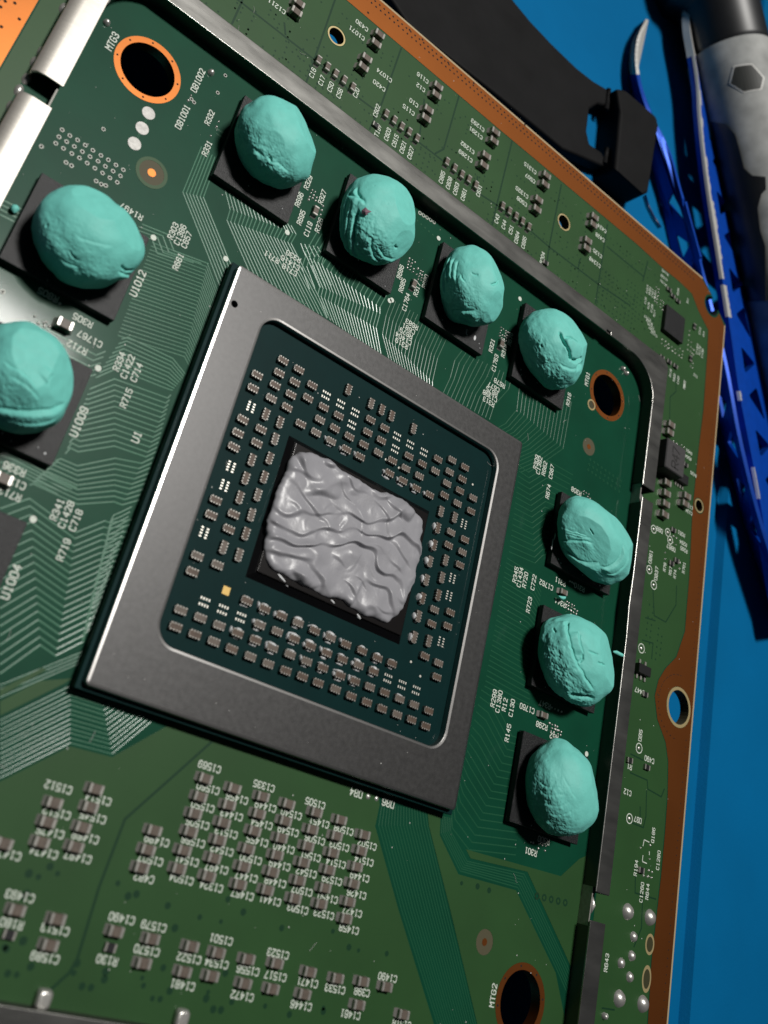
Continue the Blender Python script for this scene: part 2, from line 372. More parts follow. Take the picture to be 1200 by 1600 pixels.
# vias drilled through the copper border (too small to pick apart)
mb = MB()
for i in range(96):
    x = -26 + i * 0.96
    if x < 66:
        mb.disc(x, 84.25, .19, .03, .036, n=8); mb.disc(x + .48, 83.35, .19, .03, .036, n=8)
for i in range(110):
    y = 76 - i * 1.1
    if abs(y - 37) > 2 and abs(y) > 4.0: mb.disc(75.9, y, .10, .03, .036, n=7)
for a in range(0, 360, 11):
    mb.disc(73.2 - 5.4 * abs(math.cos(math.radians(a))), .3 + 5.2 * math.sin(math.radians(a)), .10, .03, .036, n=7)
for px in ((8, 2), (23, 5), (1, 11), (2, 42), (640, 47), (660, 62), (700, 98), (740, 130), (820, 195), (30, 30), (690, 90), (575, 20)):
    x, y = at(*px); mb.disc(x, y, .22, .03, .037, n=8)
tag(mb.build('via_holes', 'hole_dark', board), kind='stuff')
for (x, y) in MTG:
    mb = MB(); mb.annulus(x, y, 3.72, 4.58, 0, .035, n=64)
    ring = mb.build('mounting_ring', 'copper', board)
    mb = MB()
    for k in range(8):
        a = math.radians(k * 45 + 12); mb.disc(x + 4.17 * math.cos(a), y + 4.17 * math.sin(a), .15, .035, .04, n=8)
    tag(mb.build('ring_vias', 'hole_dark', ring), kind='stuff')
    mb = MB()
    mb.add([(x + 3.72 * math.cos(2 * math.pi * i / 64), y + 3.72 * math.sin(2 * math.pi * i / 64), z) for z in (0.034, -1.6) for i in range(64)],
           [(i, 64 + i, 64 + (i + 1) % 64, (i + 1) % 64) for i in range(64)])
    mb.build('ring_barrel', 'copper', ring, smooth=True)
for i, (x, y, r) in enumerate(TOOL):
    mb = MB(); mb.annulus(x, y, r, r + (.28 if r < 2 else .5), 0, .042 if r < 2 or True else .03, n=36); mb.build('hole_rim', 'gold_ring', board)
mb = MB(); mb.annulus(*at(924, 632.5), .72, .98, 0, .04, n=30); mb.build('small_ring', 'gold_ring', board)
mb = MB(); mb.disc(*at(924, 632.5), .72, 0, .02, n=24); mb.build('small_ring_fill', 'slot_fill', board)
for p, sq in zip(slots, (1.35, 1.7)):
    n_ = 28; mb = MB()
    for ra, rb, z, mi in ((.75, 1.05, .04, 0), (0, .75, .02, 1)):
        a = [(p[0] + rb * math.cos(2 * math.pi * i / n_), p[1] + sq * rb * math.sin(2 * math.pi * i / n_)) for i in range(n_)]
        mb.prism(a, 0, z if mi == 0 else .043, mi) if mi == 0 else mb.prism(a, 0, .045, mi)
    mb.build('slot_ring', ['gold_ring', 'slot_fill'], board)
# fiducial marks
for px, rr, ring in (((237, 270), (.55, 1.68, 2.14), True), ((920, 698), (.45, 1.5, 1.5), False), ((757, 1472), (.45, 1.5, 1.5), False)):
    x, y = at(*px)
    mb = MB(); mb.disc(x, y, rr[1], 0, .012, n=40); f = mb.build('fiducial_mark', 'fr4', board)
    mb = MB(); mb.disc(x, y, rr[0], 0, .03, n=24); mb.build('fiducial_dot', 'copper', f)
    if ring:
        mb = MB(); mb.annulus(x, y, rr[1], rr[2], 0, .035, n=48); mb.build('fiducial_ring', 'mask_pour', f)
for px in ((232, 177), (222, 200.5), (210, 224.5)):
    x, y = at(*px); mb = MB(); mb.disc(x, y, .88, 0, .05, n=28); mb.build('test_pad', 'white_pad', board)

# copper pours under the solder mask
def pour(poly, holes=()):
    mb = MB(); mb.plate(poly, list(holes), 0, .028); return mb.build('copper_pour', 'mask_pour', board)
def clear(x, y, r): return circle(x, y, r, 30)
pour([(-60.4, 59.5), (-60.4, 80.0), (10, 79.95), (48, 80.25)] + [(x - .15, y - .15) for x, y in cin[:2]] + [(x - .2, y) for x, y in cin[2:]] + [(72.0, -64), (58.2, -64), (58.2, 59.5)],
     [clear(-23.4, 72.5, 1.75), clear(28.7, 72.4, 1.75)])
pour([(-60.4, -64), (-60.4, 59.2), (-57.9, 59.2), (-57.9, -64)])
P1 = PX([(-260, 1345), (0, 1221), (110, 1166), (175, 1183), (258, 1136), (300, 1120)]) + [(5, -27), (15.5, -27)] + PX([(593, 1258), (586, 1291), (622, 1420), (690, 1640)]) + [(21, -64), (-57, -64)]
pour(P1)
M2 = circle(45.88, -45.88, 4.6, 44); F3 = circle(*at(757, 1472), 1.52, 30)
pour(PX([(666, 1250), (670, 1290), (703, 1420), (755, 1640), (888, 1640), (884, 1600), (868, 1520), (806, 1391), (716, 1366), (687, 1305), (688, 1280), (690, 1262)]), [M2, F3])
pour(PX([(728, 1325), (876, 1369), (905, 1342), (924, 1336), (915, 1640), (940, 1640), (885, 1505), (826, 1369), (736, 1348)]) if False else
     PX([(735, 1341), (824, 1362), (885, 1495), (900, 1530), (906, 1450), (916, 1337), (905, 1342), (876, 1369), (728, 1327)]), [])
pour(PX([(0, 1077), (66, 1043), (72, 1047), (0, 1088)])); pour(PX([(0, 1096), (62, 1064), (112, 1060), (100, 1068), (0, 1118)]))
# gaps between the pours
mb = MB()
def gap(pxs, w=.32): mb.ribbon(PX(pxs), w, .028, .036)
gap([(330, -30), (377, 4), (488, 91), (560, 153), (655, 223), (690, 250)]); gap([(690, 250), (746, 301), (774, 319), (828, 360), (858, 386), (933, 443), (985, 478)])
for l in ([(525, -5), (478, 130)], [(627, 75), (597, 160), (577, 203)], [(717, 150), (693, 233), (680, 240)], [(800, 220), (778, 312), (769, 352)], [(877, 288), (857, 390), (853, 420)],
          [(949, 350), (930, 475)], [(446, 55), (444, 35)], [(663, 155), (655, 215)], [(746, 275), (744, 300)], [(379, 0), (362, 38)], [(906, 405), (903, 420)], [(948, 385), (1005, 432)], [(1012, 408), (1004, 440)]):
    gap(l)
gap([(335, 1155), (285, 1200), (195, 1280), (155, 1385), (120, 1500), (108, 1520), (75, 1550)], .30)
gap([(1028, 1085), (1027, 1085.5)])
for l in ([(1056, 585), (1056, 612), (1047, 620), (1046, 655)], [(1020, 920), (1022, 962), (1040, 972), (1056, 945), (1057, 915)], [(1010, 880), (1018, 890)], [(1008, 965), (1024, 970)],
          [(985, 1178), (1005, 1188)], [(984, 1207), (1011, 1219), (1012, 1233), (1033, 1245), (1038, 1232)], [(1010, 1235), (1009, 1275), (1005, 1293), (985, 1285)], [(1000, 1260), (1000, 1285)],
          [(993, 1350), (992, 1395), (1025, 1405)], [(1004, 1400), (1002, 1450), (990, 1480)], [(940, 1575), (960, 1578)], [(1003, 1000), (1020, 1005), (1018, 1030)]):
    gap(l, .22)
tag(mb.build('pour_gaps', 'mask_gap', board), kind='stuff')
# via dimples under the mask
mb = MB()
for _ in range(520):
    x = rng.uniform(-48, 62); y = rng.choice([60.5, 61.4, 62.3, 64, 65, 66, 67, 68, 69, 74, 75, 76, 77]) + rng.uniform(-.1, .1); x = round(x / .95) * .95
    mb.disc(x, y, .17, .028, .0335, n=7)
for (x0, y0, nx, ny) in ((40, 62, 10, 8), (47, 65, 9, 7), (-30, 61, 10, 5), (-8, 60.5, 8, 5), (12, 60.5, 8, 5), (63, 8, 2, 7), (66, 6, 2, 6)):
    for i in range(nx):
        for j in range(ny):
            if rng.random() < .8: mb.disc(x0 + i * 1.05, y0 + j * 1.05, .18, .028, .0335, n=7)
for px in [(42, 1396), (37, 1400), (60, 1370), (10, 1483), (36, 1470), (48, 1510), (12, 1521), (26, 1523), (7, 1480), (120, 1505), (115, 1520), (128, 1541), (142, 1543), (165, 1518), (163, 1530), (224, 1540), (222, 1528),
           (238, 1560), (250, 1561), (255, 1512), (265, 1548), (322, 1560), (325, 1550), (333, 1577), (345, 1578), (352, 1520), (362, 1565), (184, 1380), (200, 1400), (213, 1397), (262, 1415), (273, 1450), (312, 1433), (345, 1440),
           (356, 1405), (380, 1425), (90, 1365), (78, 1354), (45, 1365), (414, 1572), (440, 1450), (452, 1585), (460, 1560), (505, 1575), (520, 1455), (545, 1480), (505, 1580), (604, 1490), (560, 1485), (746, 1385), (764, 1391), (721, 1380)]:
    x, y = at(*px); mb.disc(x, y, rng.uniform(.22, .42), .028, .034, n=10)
for k in range(5):
    x, y = at(839 + k * 11, 1400 + k * 2.6); mb.annulus(x, y, .22, .48, .028, .035, n=16)
tag(mb.build('via_dimples', 'mask_gap', board), kind='stuff')
# plated via rings
mb = MB()
grid = [(97, 203), (92, 214), (87, 224), (109, 212), (104, 221.5), (99, 232), (121, 219), (116, 229), (112, 240), (133, 227), (128.5, 237), (124, 247), (145, 235), (140.5, 245), (136, 255), (157.5, 243), (153, 252), (148, 263), (169, 250), (164.5, 260), (160, 270.5),
        (181, 258), (176.5, 267.5), (171.5, 278), (192.5, 265.5), (188, 275), (183, 285), (103, 254), (111.5, 259), (161.5, 202), (64.5, 229), (150, 283), (158, 288), (165, 290), (352, 118), (340, 145), (4, 456), (299, 155), (303, 160)]
for px in grid:
    x, y = at(*px); mb.annulus(x, y, .17, .27, 0, .045, 0, 12); mb.disc(x, y, .17, 0, .01, 1, 8)
for i in range(9):
    for j in range(3):
        x, y = at(922 + i * 6 - j * 1.5, 718 + i * 4.2 + j * 8); mb.annulus(x, y, .10, .22, 0, .03, 2, 9)
for i in range(5):
    x, y = at(656 + i * 5.5, 333 + i * 3.5); mb.annulus(x, y, .18, .36, 0, .04, 0, 10); mb.disc(*at(652 + i * 6, 345 + i * 5.5), .16, 0, .03, 2, 8)
tag(mb.build('via_rings', ['via_metal', 'hole_dark', 'trace_dim'], board), kind='stuff')

# ---------------------------------------------------------------- signal traces
def bundle(first, last, n, w=.115, m='trace_lit', jit=.03, z=.0155):
    sl = .062 if w > .095 else .045; z = z if w > .095 else .013
    A, B = PX(first), PX(last); mb = MB()
    assert len(A) == len(B)
    for i in range(n):
        t = i / max(1, n - 1) + (rng.uniform(-jit, jit) / n * 2 if 0 < i < n - 1 else 0)
        mb.ribbon([(a[0] + (b[0] - a[0]) * t, a[1] + (b[1] - a[1]) * t) for a, b in zip(A, B)], w * .3, 0, z, 0, sl)
    return tag(mb.build('trace_bundle', m, board), kind='stuff')
bundle([(238, 379), (324, 411), (341, 457)], [(184, 524), (288, 557), (299, 577)], 27, .09)
bundle([(222, 350), (262, 366), (272, 392), (326, 412)], [(205, 362), (238, 374), (246, 396), (290, 410)], 4, .10)
bundle([(140, 608), (140.6, 607.8), (141, 607.6), (179, 592), (262, 622), (267, 617)], [(102, 709), (110, 700), (122, 706), (179, 697), (228, 714), (244, 706)], 13, .105)
bundle([(190, 530), (200, 527), (270, 560), (290, 585)], [(150, 590), (182, 576), (258, 606), (270, 610)], 9, .10)
bundle([(87, 720), (95, 717), (121, 728), (180, 716), (221, 724), (240, 715)], [(46, 758), (52, 756), (121, 788), (178, 784), (191, 789), (219, 781)], 9, .115)
bundle([(0, 795), (46, 779), (119, 832), (164, 814), (172, 817), (206, 812)], [(0, 1053), (63, 1008), (87, 1025), (130, 1003), (133, 990), (141, 984)], 19, .13)
bundle([(172, 817), (178, 805), (190, 800), (206, 792)], [(128, 1000), (134, 985), (139, 982), (146, 972)], 24, .10)
bundle([(0, 1071), (128, 1019)], [(0, 1090), (125, 1036)], 4, .09, 'trace_lit')
bundle([(0, 1126), (110, 1072), (158, 1088), (176, 1080)], [(0, 1216), (110, 1161), (175, 1178), (236, 1128)], 13, .07, 'trace_lit')
bundle([(55, 500), (75, 515), (150, 555), (165, 549)], [(20, 515), (40, 545), (130, 590), (150, 585)], 5, .10)
bundle([(0, 700), (20, 712), (95, 750), (120, 762)], [(0, 745), (20, 735), (50, 751), (90, 772)], 5, .10)
bundle([(0, 310), (40, 330)], [(0, 335), (30, 350)], 4, .12)
bundle([(315, 229), (286, 300), (326, 400), (344, 447)], [(340, 248), (318, 308), (357, 404), (364, 420)], 7, .105)
bundle([(352, 297), (360, 327), (355, 344), (397, 440)], [(455, 352), (463, 366), (455, 380), (517, 500)], 19, .105)
bundle([(395, 432), (402, 438), (420, 470)], [(470, 470), (478, 478), (500, 510)], 12, .09)
bundle([(497, 360), (477, 395), (500, 448), (497, 460), (512, 497)], [(606, 458), (594, 480), (594, 490), (588, 512), (597, 560)], 19, .10)
bundle([(470, 380), (478, 400), (472, 418), (484, 452)], [(496, 385), (506, 402), (503, 412), (518, 446)], 5, .10)
bundle([(613, 468), (604, 492), (598, 522), (608, 560)], [(702, 520), (684, 560), (676, 596), (676, 606)], 17, .10, 'trace_dim')
bundle([(722, 548), (711, 563), (704, 590), (692, 616)], [(800, 588), (795, 608), (772, 634), (765, 656)], 13, .10, 'trace_dim')
bundle([(812, 604), (808, 640), (790, 662), (772, 672)], [(893, 628), (880, 701), (850, 722), (814, 738)], 15, .10, 'trace_dim')
bundle([(812, 728), (826, 738), (856, 720), (895, 742)], [(795, 862), (836, 880), (848, 868), (854, 866)], 17, .10, 'trace_dim')
bundle([(792, 872), (838, 900), (846, 918)], [(757, 1072), (800, 1096), (826, 1108)], 27, .10, 'trace_dim', .02)
bundle([(752, 1078), (770, 1090), (800, 1150), (818, 1156)], [(706, 1272), (707, 1294), (733, 1328), (806, 1336)], 17, .10, 'trace_dim')
bundle([(597, 1258), (592, 1290), (627, 1420), (690, 1620)], [(664, 1262), (668, 1290), (699, 1420), (748, 1620)], 17, .10, 'trace_dim', .02)
bundle([(692, 1275), (690, 1302), (719, 1361), (809, 1387), (868, 1510), (890, 1560)], [(705, 1278), (704, 1298), (730, 1346), (819, 1366), (882, 1500), (896, 1530)], 6, .12, 'trace_dim')
for l in ([(338, 200), (352, 208)], [(338, 208), (352, 216)], [(490, 320), (505, 330)], [(495, 335), (508, 340)], [(232, 177), (222, 200), (210, 224)]):
    bundle(l, [(a + 1, b + 2) for a, b in l], 2, .09, 'trace_dim')

# ---------------------------------------------------------------- printed designators
def label(txt, px, py, d, h=1.05):
    mb = MB(); x, y = at(px, py); lettering(mb, txt, x, y, d, h); return mb.build('printed_designator', 'silk', board)
TXT = [('MTG3', 175, 65, 'u', 1.25), ('DB1002', 309, 126, 'u', 1.15), ('DB1001', 285, 183, 'u', 1.15), ('R332', 327, 184, 'u'), ('R331', 323, 232, 'u'), ('R329', 481, 285, 'u'), ('R696', 467, 312, 'u'), ('R695', 470, 340, 'u'),
       ('R327', 503, 308, 'u'), ('C119', 481, 358, 'u'), ('R326', 498, 352, 'u'), ('R1497', 205, 331, 'd'), ('R303', 270, 361, 'u'), ('C1386', 281, 367, 'u'), ('C657', 291, 375, 'u'), ('R661', 278, 409, 'u'), ('U1012', 215, 443, 'u', 1.25),
       ('R805', 75, 461, 'd'), ('R305', 129, 501, 'd'), ('C1767', 140, 530, 'd'), ('R712', 120, 543, 'd'), ('R334', 186, 565, 'u'), ('C1422', 199, 573, 'u'), ('C714', 213, 582, 'u'), ('R715', 197, 622, 'u'), ('U1009', 123, 659, 'u', 1.25), ('U1', 213, 683, 'u', 1.25),
       ('R336', 22, 733, 'd'), ('C1201', 18, 752, 'd'), ('R713', 15, 772, 'd'), ('R341', 89, 796, 'u'), ('C1428', 103, 804, 'u'), ('C718', 118, 813, 'u'), ('R719', 99, 859, 'u'), ('U1004', 17, 909, 'u', 1.25),
       ('R711', 424, 402, 'd'), ('R330', 458, 401, 'd'), ('C1416', 453, 411, 'd'), ('C718', 452, 422, 'd'), ('R686', 625, 425, 'u'), ('R685', 628, 446, 'u'), ('C1764', 634, 472, 'u'), ('R317', 651, 452, 'u'), ('R680', 664, 440, 'u'),
       ('R683', 643, 507, 'd'), ('C681', 638, 514, 'd'), ('R679', 634, 521, 'd'), ('C1404', 630, 529, 'd'), ('R319', 627, 537, 'd'), ('R321', 768, 540, 'u'), ('R318', 787, 548, 'u'), ('R676', 797, 530, 'u'), ('C1763', 773, 567, 'u'),
       ('R678', 780, 599, 'd'), ('C677', 771, 605, 'd'), ('R675', 768, 612, 'd'), ('C1398', 765, 619, 'd'), ('R313', 763, 628, 'd'), ('R316', 888, 624, 'u'), ('MTG1', 917, 592, 'u', 1.15), ('R309', 837, 722, 'u'), ('C1392', 842, 727, 'u'), ('R662', 850, 732, 'u'),
       ('C667', 861, 737, 'u'), ('R674', 856, 768, 'u'), ('R308', 900, 768, 'd'), ('R345', 805, 898, 'u'), ('C1434', 812, 902, 'u'), ('R720', 820, 906, 'u'), ('C722', 833, 910, 'u'), ('R723', 826, 945, 'u'), ('C1762', 853, 914, 'd'), ('R311', 875, 909, 'd'), ('R310', 905, 918, 'd'),
       ('R344', 875, 942, 'd'), ('C1760', 823, 1107, 'd'), ('R347', 851, 1101, 'd'), ('R298', 846, 1134, 'd'), ('R299', 771, 1091, 'u'), ('C1380', 779, 1096, 'u'), ('R12', 788, 1101, 'u'), ('C130', 799, 1106, 'u'), ('R145', 793, 1145, 'u'), ('R52', 865, 1151, 'd'),
       ('R300', 849, 1313, 'd'), ('R301', 829, 1331, 'd'), ('DB4', 556, 1239, 'd', 1.15), ('DB6', 606, 1255, 'd', 1.15), ('MTG2', 770, 1555, 'u', 1.15),
       # above the shield
       ('C16', 488, 114, 'u'), ('C17', 502, 126, 'u'), ('C50', 516, 136, 'u'), ('C56', 530, 146, 'u'), ('C20', 556, 145, 'u'), ('C1211', 432, 10, 'd'), ('C430', 565, 40, 'd'), ('C1071', 557, 52, 'd'), ('C1074', 600, 118, 'd'), ('C420', 592, 134, 'd'),
       ('C602', 588, 173, 'u'), ('T197', 590, 204, 'u'), ('C603', 605, 210, 'u'), ('C615', 617, 220, 'u'), ('C621', 629, 230, 'u'), ('C627', 641, 239, 'u'), ('C116', 660, 122, 'd'), ('C12', 657, 137, 'd'), ('C10', 646, 161, 'd'), ('C115', 638, 172, 'd'),
       ('C1293', 746, 196, 'd'), ('C1291', 743, 208, 'd'), ('C1292', 730, 231, 'd'), ('C1289', 727, 244, 'd'), ('C665', 690, 277, 'u'), ('C608', 701, 286, 'u'), ('C663', 712, 295, 'u'), ('C661', 724, 304, 'u'), ('C631', 748, 298, 'u'),
       ('C1315', 828, 263, 'd'), ('C507', 828, 279, 'd'), ('C1320', 815, 301, 'd'), ('C508', 815, 315, 'd'), ('C43', 776, 342, 'u'), ('C44', 787, 351, 'u'), ('C51', 798, 359, 'u'), ('C664', 807, 371, 'u'), ('C685', 818, 379, 'u'),
       ('C424', 940, 357, 'd'), ('C428', 937, 371, 'd'), ('C125', 933, 396, 'd'), ('C1248', 929, 410, 'd'), ('R204', 847, 403, 'u'),
       # right of the shield
       ('R401', 1076, 706, 'd', .8), ('R564', 1075, 715, 'd', .8), ('R425', 1083, 741, 'd', .8), ('C13', 1078, 792, 'd', .85), ('C134', 1076, 800, 'd', .85), ('DB8', 1030, 828, 'd'), ('R351', 1064, 834, 'd', .9), ('R294', 1067, 849, 'd', .9), ('R295', 1068, 859, 'd', .9),
       ('DB67', 1048, 856, 'd'), ('R76', 1038, 886, 'u', .9), ('R57', 1047, 892, 'u', .9), ('R74', 1054, 897, 'u', .9), ('R701', 1068, 887, 'u', .9), ('DB61', 1016, 870, 'u'), ('DB37', 1025, 896, 'u'), ('C447', 999, 1080, 'd'), ('DB5', 1000, 1149, 'u'), ('C490', 1014, 1187, 'd'),
       ('R1', 983, 1198, 'd'), ('C12', 980, 1238, 'd'), ('DB7', 996, 1281, 'd'), ('Q186', 1020, 1305, 'u', .95), ('R194', 993, 1356, 'u', .95), ('C1280', 1028, 1344, 'u', .95), ('C1260', 1002, 1394, 'u', .95), ('R644', 1011, 1393, 'u', .95), ('R643', 947, 1504, 'u', 1.0), ('DB77', 1069, 601, 'u', .8)]
for t in TXT: label(*t)
# dense print around the small controller at the far corner
for k, (px, py) in enumerate([(1011, 452), (1015, 455), (1019, 458), (1023, 461), (1008, 470), (1013, 478), (1018, 482), (1022, 490)]): label(['C1213', 'R1204', 'C1217', 'R1221', 'C133', 'R128', 'C1106', 'R117'][k], px, py, 'u', .62)
for k, (px, py) in enumerate([(1003, 493), (1006, 499), (1008, 505), (1010, 511), (1013, 518)]): label(['C1117', 'R1102', 'C1145', 'R1107', 'C1121'][k], px + 8, py + 4, 'd', .66)
for k, (px, py) in enumerate([(1039, 426), (1037, 434), (1036, 442)]): label(['R1142', 'C1120', 'R1131'][k], px, py, 'd', .7)
for k, (px, py) in enumerate([(1089, 545), (1093, 548), (1097, 552), (1093, 517), (1099, 522)]): label(['C11201', 'R1170', 'C1166', 'C112', 'R14'][k], px, py, 'u', .7)
for k, (px, py) in enumerate([(1047, 583), (1053, 590), (1059, 594)]): label(['R118', 'R500', 'C103'][k], px, py, 'u', .72)
label('DB17', 1069, 602, 'u', .72); label('R104', 1059, 456, 'u', .7); label('R11', 1074, 470, 'u', .7); label('C12', 1086, 587, 'd', .7); label('C133', 1048, 528, 'd', .72)
# white pin marks beside the memory chips and test points
for px in ((352.5, 404.5), (448.5, 363.5), (608.5, 470), (685, 372.5), (812, 467), (916, 1178), (239.5, 371.5), (153, 575.5), (51.5, 811.5), (612, 469), (947, 1588)):
    x, y = at(*px); mb = MB(); mb.disc(x, y, .38, .03, .078, n=14); mb.build('pin_mark', 'silk', board)
for px, r in (((1021, 827), .75), ((1043, 832), .75), ((1046.5, 844), .75), ((1014, 890), .75), ((1021, 914), .8), ((998, 1169), .8), ((983, 1279), .75), ((1001.7, 1013), .8)):
    x, y = at(*px); mb = MB(); mb.annulus(x, y, r - .14, r, .03, .078, n=28); c = mb.build('test_point_ring', 'silk', board)
    mb = MB(); mb.disc(x, y, .30, .03, .1, n=12, dome=.16); mb.build('test_point', 'solder', c, smooth=True)
mb = MB()
for a, b in (((1006, 1312), (1004, 1322)), ((1006, 1312), (1014, 1316)), ((1004, 1336), (1003, 1346)), ((1003, 1346), (1010, 1349)), ((1014, 1330), (1014, 1336))):
    mb.ribbon(PX([a, b]), .14, .03, .075)
mb.build('part_outline', 'silk', board)

# ---------------------------------------------------------------- soldered parts
def cap_mesh(name, L, W, H, body='cap_grey'):
    """ceramic capacitor: body between two tinned end caps, long side along x"""
    mb = MB(); e = L * .24; d = .035
    mb.box(-L / 2 + e, L / 2 - e, -W / 2 + d, W / 2 - d, 0.04, H - d, 0, .05)
    mb.box(-L / 2, -L / 2 + e, -W / 2, W / 2, 0.03, H, 1, .08); mb.box(L / 2 - e, L / 2, -W / 2, W / 2, 0.03, H, 1, .08)
    for s in (-1, 1):      # solder fillets
        x0 = s * L / 2; x1 = s * (L / 2 + .28)
        mb.add([(x0, -W / 2, .03), (x0, W / 2, .03), (x1, -W / 2 * .9, .03), (x1, W / 2 * .9, .03), (x0, -W / 2, H * .45), (x0, W / 2, H * .45)],
               [(0, 2, 4), (1, 5, 3), (2, 3, 5, 4)] if s > 0 else [(0, 4, 2), (1, 3, 5), (2, 4, 5, 3)], 1)
    return mb.mesh(name, [body, 'tin'])
CAP_L = cap_mesh('cap_large', 1.85, 1.15, 1.15); CAP_M = cap_mesh('cap_medium', 1.62, 1.0, .86); CAP_S = cap_mesh('cap_small', 1.5, .85, .75)
mb = MB(); mb.box(-.38, .38, -.4, .4, .03, .42, 0, .03); mb.box(-.62, -.38, -.4, .4, .03, .44, 1, .03); mb.box(.38, .62, -.4, .4, .03, .44, 1, .03)
RES = mb.mesh('resistor_small', ['resistor', 'tin'])
def place(me, name, px, py, z, rot=0.0, tilt=2.0, parent=board):
    x, y = at(px, py, z); return put(name, me, parent, (x, y, 0), math.radians(rot + rng.uniform(-tilt, tilt)))
for px, py in [(469, 3), (465, 16.7), (595, 52), (589.5, 66.5), (575, 89.5), (569.5, 103.5), (686.5, 133.5), (683.5, 147), (671.5, 170), (667.5, 183.5), (776, 205), (773.6, 219), (761.6, 242), (758, 257),
               (856, 273), (853.6, 287), (843.6, 311), (841, 326), (931, 338), (929, 350), (920.5, 375), (918.7, 387), (1051, 663), (1049, 675), (1045, 754), (1044, 770.6), (1042.6, 787), (1041, 803.6), (1075.6, 774.7), (1073, 787)]:
    place(CAP_L, 'capacitor', px, py, 1.2)
for px, py in [(499.3, 92.7), (513.3, 103.3), (526, 114), (539.3, 124), (552.7, 135), (605, 176.7), (617.7, 186.7), (629.3, 196.7), (641, 205), (653.3, 215), (700, 251.7), (712, 261.7), (723.3, 271.7), (734.3, 279.3), (745.3, 288.3),
               (787, 321), (797.6, 329), (808, 337), (818, 345), (828, 353.6)]:
    place(CAP_S, 'capacitor', px, py, .75, 90)
COLS = [[(87, 1255), (76.7, 1285), (66.7, 1316.7)], [(151.7, 1233.3), (143.3, 1261.7), (131.7, 1293.3), (120, 1324)], [(8.3, 1319)], [(243.3, 1298.3), (233.3, 1328.3), (223.3, 1356.7)],
        [(323.3, 1216.7), (315, 1245), (306.7, 1271.7), (300, 1300), (290, 1329.3), (281.7, 1358.3)], [(368.3, 1232.3), (360, 1258.3), (351.7, 1286), (345, 1313.3), (336.7, 1341.7), (328.3, 1370)],
        [(413, 1245), (407, 1272), (400, 1299), (390, 1327), (383, 1355), (377, 1383)], [(453.3, 1256.7), (448.3, 1283.3), (441.7, 1310), (435, 1336.7), (428.3, 1363.3), (420, 1391.7)],
        [(496.7, 1270), (490, 1296.7), (483.3, 1322.7), (476.7, 1348.3), (470, 1376.7), (463.3, 1405)], [(535, 1281.7), (528.3, 1306.7), (522.7, 1333.3), (516.7, 1360), (510, 1388.3), (504, 1413.3)],
        [(571.7, 1305), (566.7, 1330), (560, 1355), (555, 1381.7), (548.3, 1410), (543.3, 1436.7)]]
for c in COLS:
    for px, py in c: place(CAP_M, 'capacitor', px, py, .95)
LOW = [(28.3, 1423.3), (91.7, 1437.3), (80, 1478.3), (183.3, 1456.7), (240, 1468.3), (226.7, 1506.7), (301.7, 1480), (290, 1520), (343.3, 1490), (333.3, 1526.7), (390, 1500), (385, 1538.3), (435, 1506.7), (428.3, 1546.7),
       (486.7, 1520), (478.3, 1555), (530, 1530), (570, 1535), (563.3, 1571.7), (606.7, 1543.3), (633.3, 1586.7)]
for px, py in LOW: place(CAP_M, 'capacitor', px, py, .95)
for px, py in ((15, 1461), (173, 1481)): place(RES, 'resistor', px, py, .4, 0)
for px, py in ((1053, 828), (1003, 1360), (1012, 1199), (985, 1188), (1058, 876), (1050, 880), (1009, 1085), (853, 410), (588, 195), (1072, 726)): place(RES, 'resistor', px, py, .4, 0)
for px, py, r in ((494.7, 328.5, 90), (648.5, 443.3, 90), (785.7, 536.5, 90), (882.4, 925, 0), (851.7, 1117.6, 0), (101, 507, 0), (5, 748, 0)):
    place(CAP_L if r == 0 and px < 300 else CAP_S, 'capacitor', px, py, .75, r)
# print beside the lower capacitors
NUM = {0: ['C1512', 'C1475', 'C1474'], 1: ['C1514', 'C1545', 'C1468', 'C1487'], 2: ['C1475'], 3: ['C1489', 'C1507', 'C482'], 4: ['C1560', 'C1550', 'C1505', 'C1566', 'C1541', 'C1504'], 5: ['C1456', 'C1443', 'C1513', 'C1542', 'C1497', 'C1324'],
       6: ['C1449', 'C1454', 'C1455', 'C1500', 'C1447', 'C1467'], 7: ['C1540', 'C1549', 'C1440', 'C1449', 'C1448', 'C1441'], 8: ['C1451', 'C1506', 'C1561', 'C1542', 'C1507', 'C1503'], 9: ['C1508', 'C1503', 'C1514', 'C1529', 'C1450', 'C1523'], 10: ['C1502', 'C1514', 'C1449', 'C1426', 'C1427', 'C1458']}
for k, c in enumerate(COLS):
    for (px, py), t in zip(c, NUM[k]): label(t, px + 1.5, py + 15, 'd', 1.0)
for t, px, py in (('C1512', 91, 1230), ('C1569', 327, 1198), ('C1335', 412, 1228), ('C1505', 492, 1255), ('C1493', 31, 1400), ('R180', 18, 1443), ('C1513', 86, 1452), ('C1589', 70, 1496), ('C1490', 190, 1435), ('C1579', 240, 1447), ('C1570', 229, 1485), ('R130', 167, 1500),
                  ('C1522', 295, 1497), ('C1481', 285, 1539), ('C1501', 345, 1468), ('C1534', 338, 1505), ('C1556', 387, 1516), ('C1472', 378, 1556), ('C1523', 434, 1490), ('C1517', 430, 1525), ('C1471', 480, 1535), ('C1446', 470, 1571), ('C1533', 523, 1545), ('C398', 565, 1550), ('C1461', 547, 1585), ('C1490', 605, 1527), ('C1518', 627, 1600)):
    label(t, px, py, 'd', 1.0)
